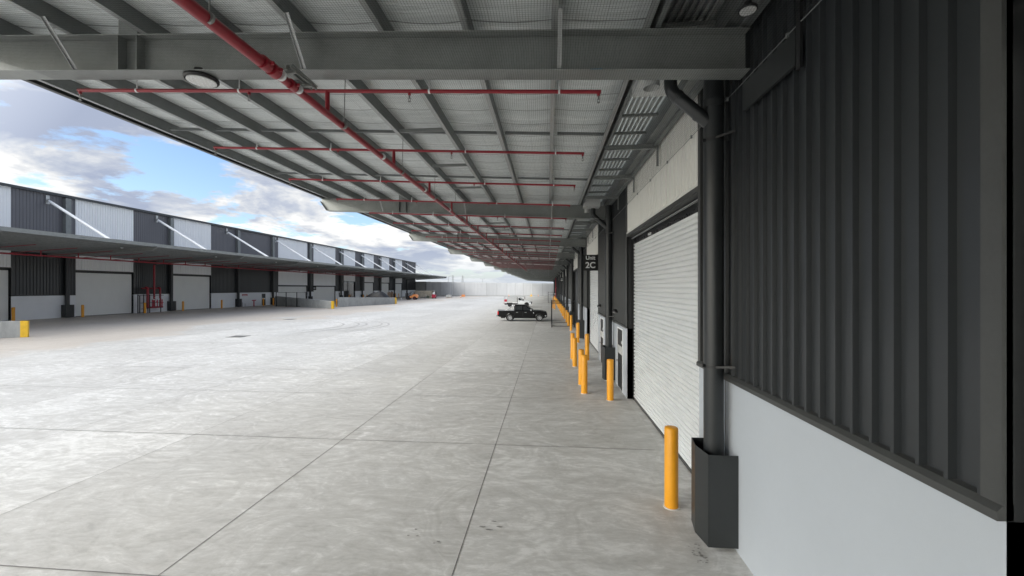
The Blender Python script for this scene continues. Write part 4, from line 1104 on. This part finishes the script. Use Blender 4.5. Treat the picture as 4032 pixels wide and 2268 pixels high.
# container
t = thing('shipping_container', 'weathered corrugated beige shipping container at the end of the left warehouse', 'container', (-45.0, 134.9, 0))
L_ = 6.3
q = MB(); pr = []; x = 0.0
while x < L_-.01:
    for dx, d_ in ((0, 0), (.07, .0), (.11, .07), (.20, .07), (.24, 0)): pr.append((x+dx, d_, .12))
    x += .263
q.sweep(pr, (0, 0, 0), (0, 0, 2.42)); q.sweep([(a, 2.4-b, .12) for a, b, _ in pr], (0, 0, 0), (0, 0, 2.42))
q.build('side_wall', cont_m, t, recalc=False)
q = MB(); q.box(-.02, L_+.1, -.01, 2.41, 2.50, 2.58); q.box(-.02, L_+.1, -.01, 2.41, .03, .13)
for a in (-.02, L_): q.box(a, a+.12, -.012, .12, .0, 2.6); q.box(a, a+.12, 2.3, 2.412, 0, 2.6)
q.build('frame', cont_m, t)
q = MB(); q.box(L_+.02, L_+.06, .1, 2.3, .13, 2.5); q.box(0, .03, .1, 2.3, .13, 2.5); q.build('end_door', white_p, t)
# clutter near the container
def clutter(name, cat, label, loc, parts):
    t = thing(name, label, cat, loc)
    for nm, m, f in parts:
        q = MB(); f(q); q.build(nm, m, t)
    return t
clutter('scrap_pile', 'scrap pile', 'low jumble of bent grey scrap in front of the container', (-41.2, 133.3, 0),
        [('tangled_frames', galv_d, lambda q: [q.bar((random.uniform(-1.6, 1.6), random.uniform(-.5, .5), random.uniform(0.05, .5)), (random.uniform(-1.6, 1.6), random.uniform(-.5, .5), random.uniform(.05, .6)), .07, .07) for _ in range(16)])])
clutter('machine_part', 'machinery', 'small dark green machine left of the red forklift', (-39.9, 133.2, 0),
        [('engine_block', mat('dull_green_paint', (.08, .10, .07), .6), lambda q: [q.box(-.38, .4, -.3, .3, .12, .75), q.box(-.2, .3, -.25, .25, .75, .95)]), ('frame', galv_l, lambda q: [q.bar((-.9, 0, .05), (-.6, 0, 1.3), .12, .12), q.bar((-.95, .3, .7), (-.3, 0, .8), .1, .1), q.box(-.5, .5, -.3, .3, .04, .1)])])
clutter('gas_bottle', 'gas bottle', 'white gas bottle on the ground in front of the orange forklift', (-43.9, 119.2, 0),
        [('tank', white_p, lambda q: q.tube([(0, 0, 0), (0, 0, .55), (0, 0, .62)], .22, 12)), ('valve', galv, lambda q: q.tube([(0, 0, .62), (0, 0, .78)], .07, 8))])
t = thing('liquid_tote', 'pale caged liquid tote on a pallet by the far wall', 'tote', (-35.0, 142.2, 0))
q = MB(); q.box(-.85, .85, -.55, .55, .16, 1.05); q.box(-.3, .3, -.2, .2, 1.05, 1.12); q.build('tank', diff_m, t, bevel=.06)
q = MB()
for a in (-.88, -.44, 0, .44, .88):
    q.box(a-.015, a+.015, -.59, -.57, .14, 1.1); q.box(a-.015, a+.015, .57, .59, .14, 1.1)
for z in (.3, .6, .9, 1.1):
    for y in (-.58, .58): q.box(-.9, .9, y-.015, y+.015, z-.015, z+.015)
q.build('cage', galv, t)
q = MB()
for a in (-.75, 0, .75): q.box(a-.08, a+.08, -.55, .55, 0, .1)
q.box(-.85, .85, -.55, .55, .1, .15); q.build('pallet', timber, t)
t = thing('timber_stack', 'upright bundle of raw timber leaning by the left warehouse doors', 'timber', (-53.0, 133.5, 0))
for k in range(6):
    q = MB(); q.box(-.9+.34*k, -.72+.34*k, -.1, .15, 0, 2.0+.15*((k*7) % 3)); q.build('plank', timber, t)
# cones and barriers at the far wall
def cone(label, x, y, s_=1.0):
    t = thing('traffic_cone', label, 'traffic cone', (x, y, 0), 0, 'orange cones along the far wall'); t.scale = (s_, s_, s_)
    q = MB(); q.tube([(0, 0, .03), (0, 0, .75)], .19, 14, r2=.04); q.build('cone_body', orange, t)
    q = MB(); q.tube([(0, 0, .35), (0, 0, .5)], .125, 14, r2=.095); q.build('reflective_band', white_p, t)
    q = MB(); q.box(-.24, .24, -.24, .24, 0, .035); q.build('foot', blackp, t)
    return t
c0 = cone('orange cone near the caged tote at the far wall', -31.5, 146, 1.1)
dup(c0, (-16.3, 171, 0), label='orange cone at the far wall behind the white ute')
dup(c0, (-4.0, 171.5, 0), label='orange cone at the far wall nearest the right warehouse')
t = thing('road_barrier', 'yellow plastic barrier standing at the foot of the far wall', 'barrier', (-6.9, 170.5, 0))
q = MB(); q.prism([(-.55, 0), (.55, 0), (.45, .35), (.16, .5), (.13, 1.0), (-.13, 1.0), (-.16, .5), (-.45, .35)], -.3, .3); q.build('barrier_body', yellow_b, t, bevel=.03)
t = thing('road_barrier', 'orange plastic barrier low against the far wall left of the cone', 'barrier', (-33.5, 160, 0))
q = MB(); q.prism([(-.8, 0), (.8, 0), (.7, .3), (.66, .9), (-.66, .9), (-.7, .3)], -.15, .15); q.build('barrier_body', orange, t, bevel=.03)
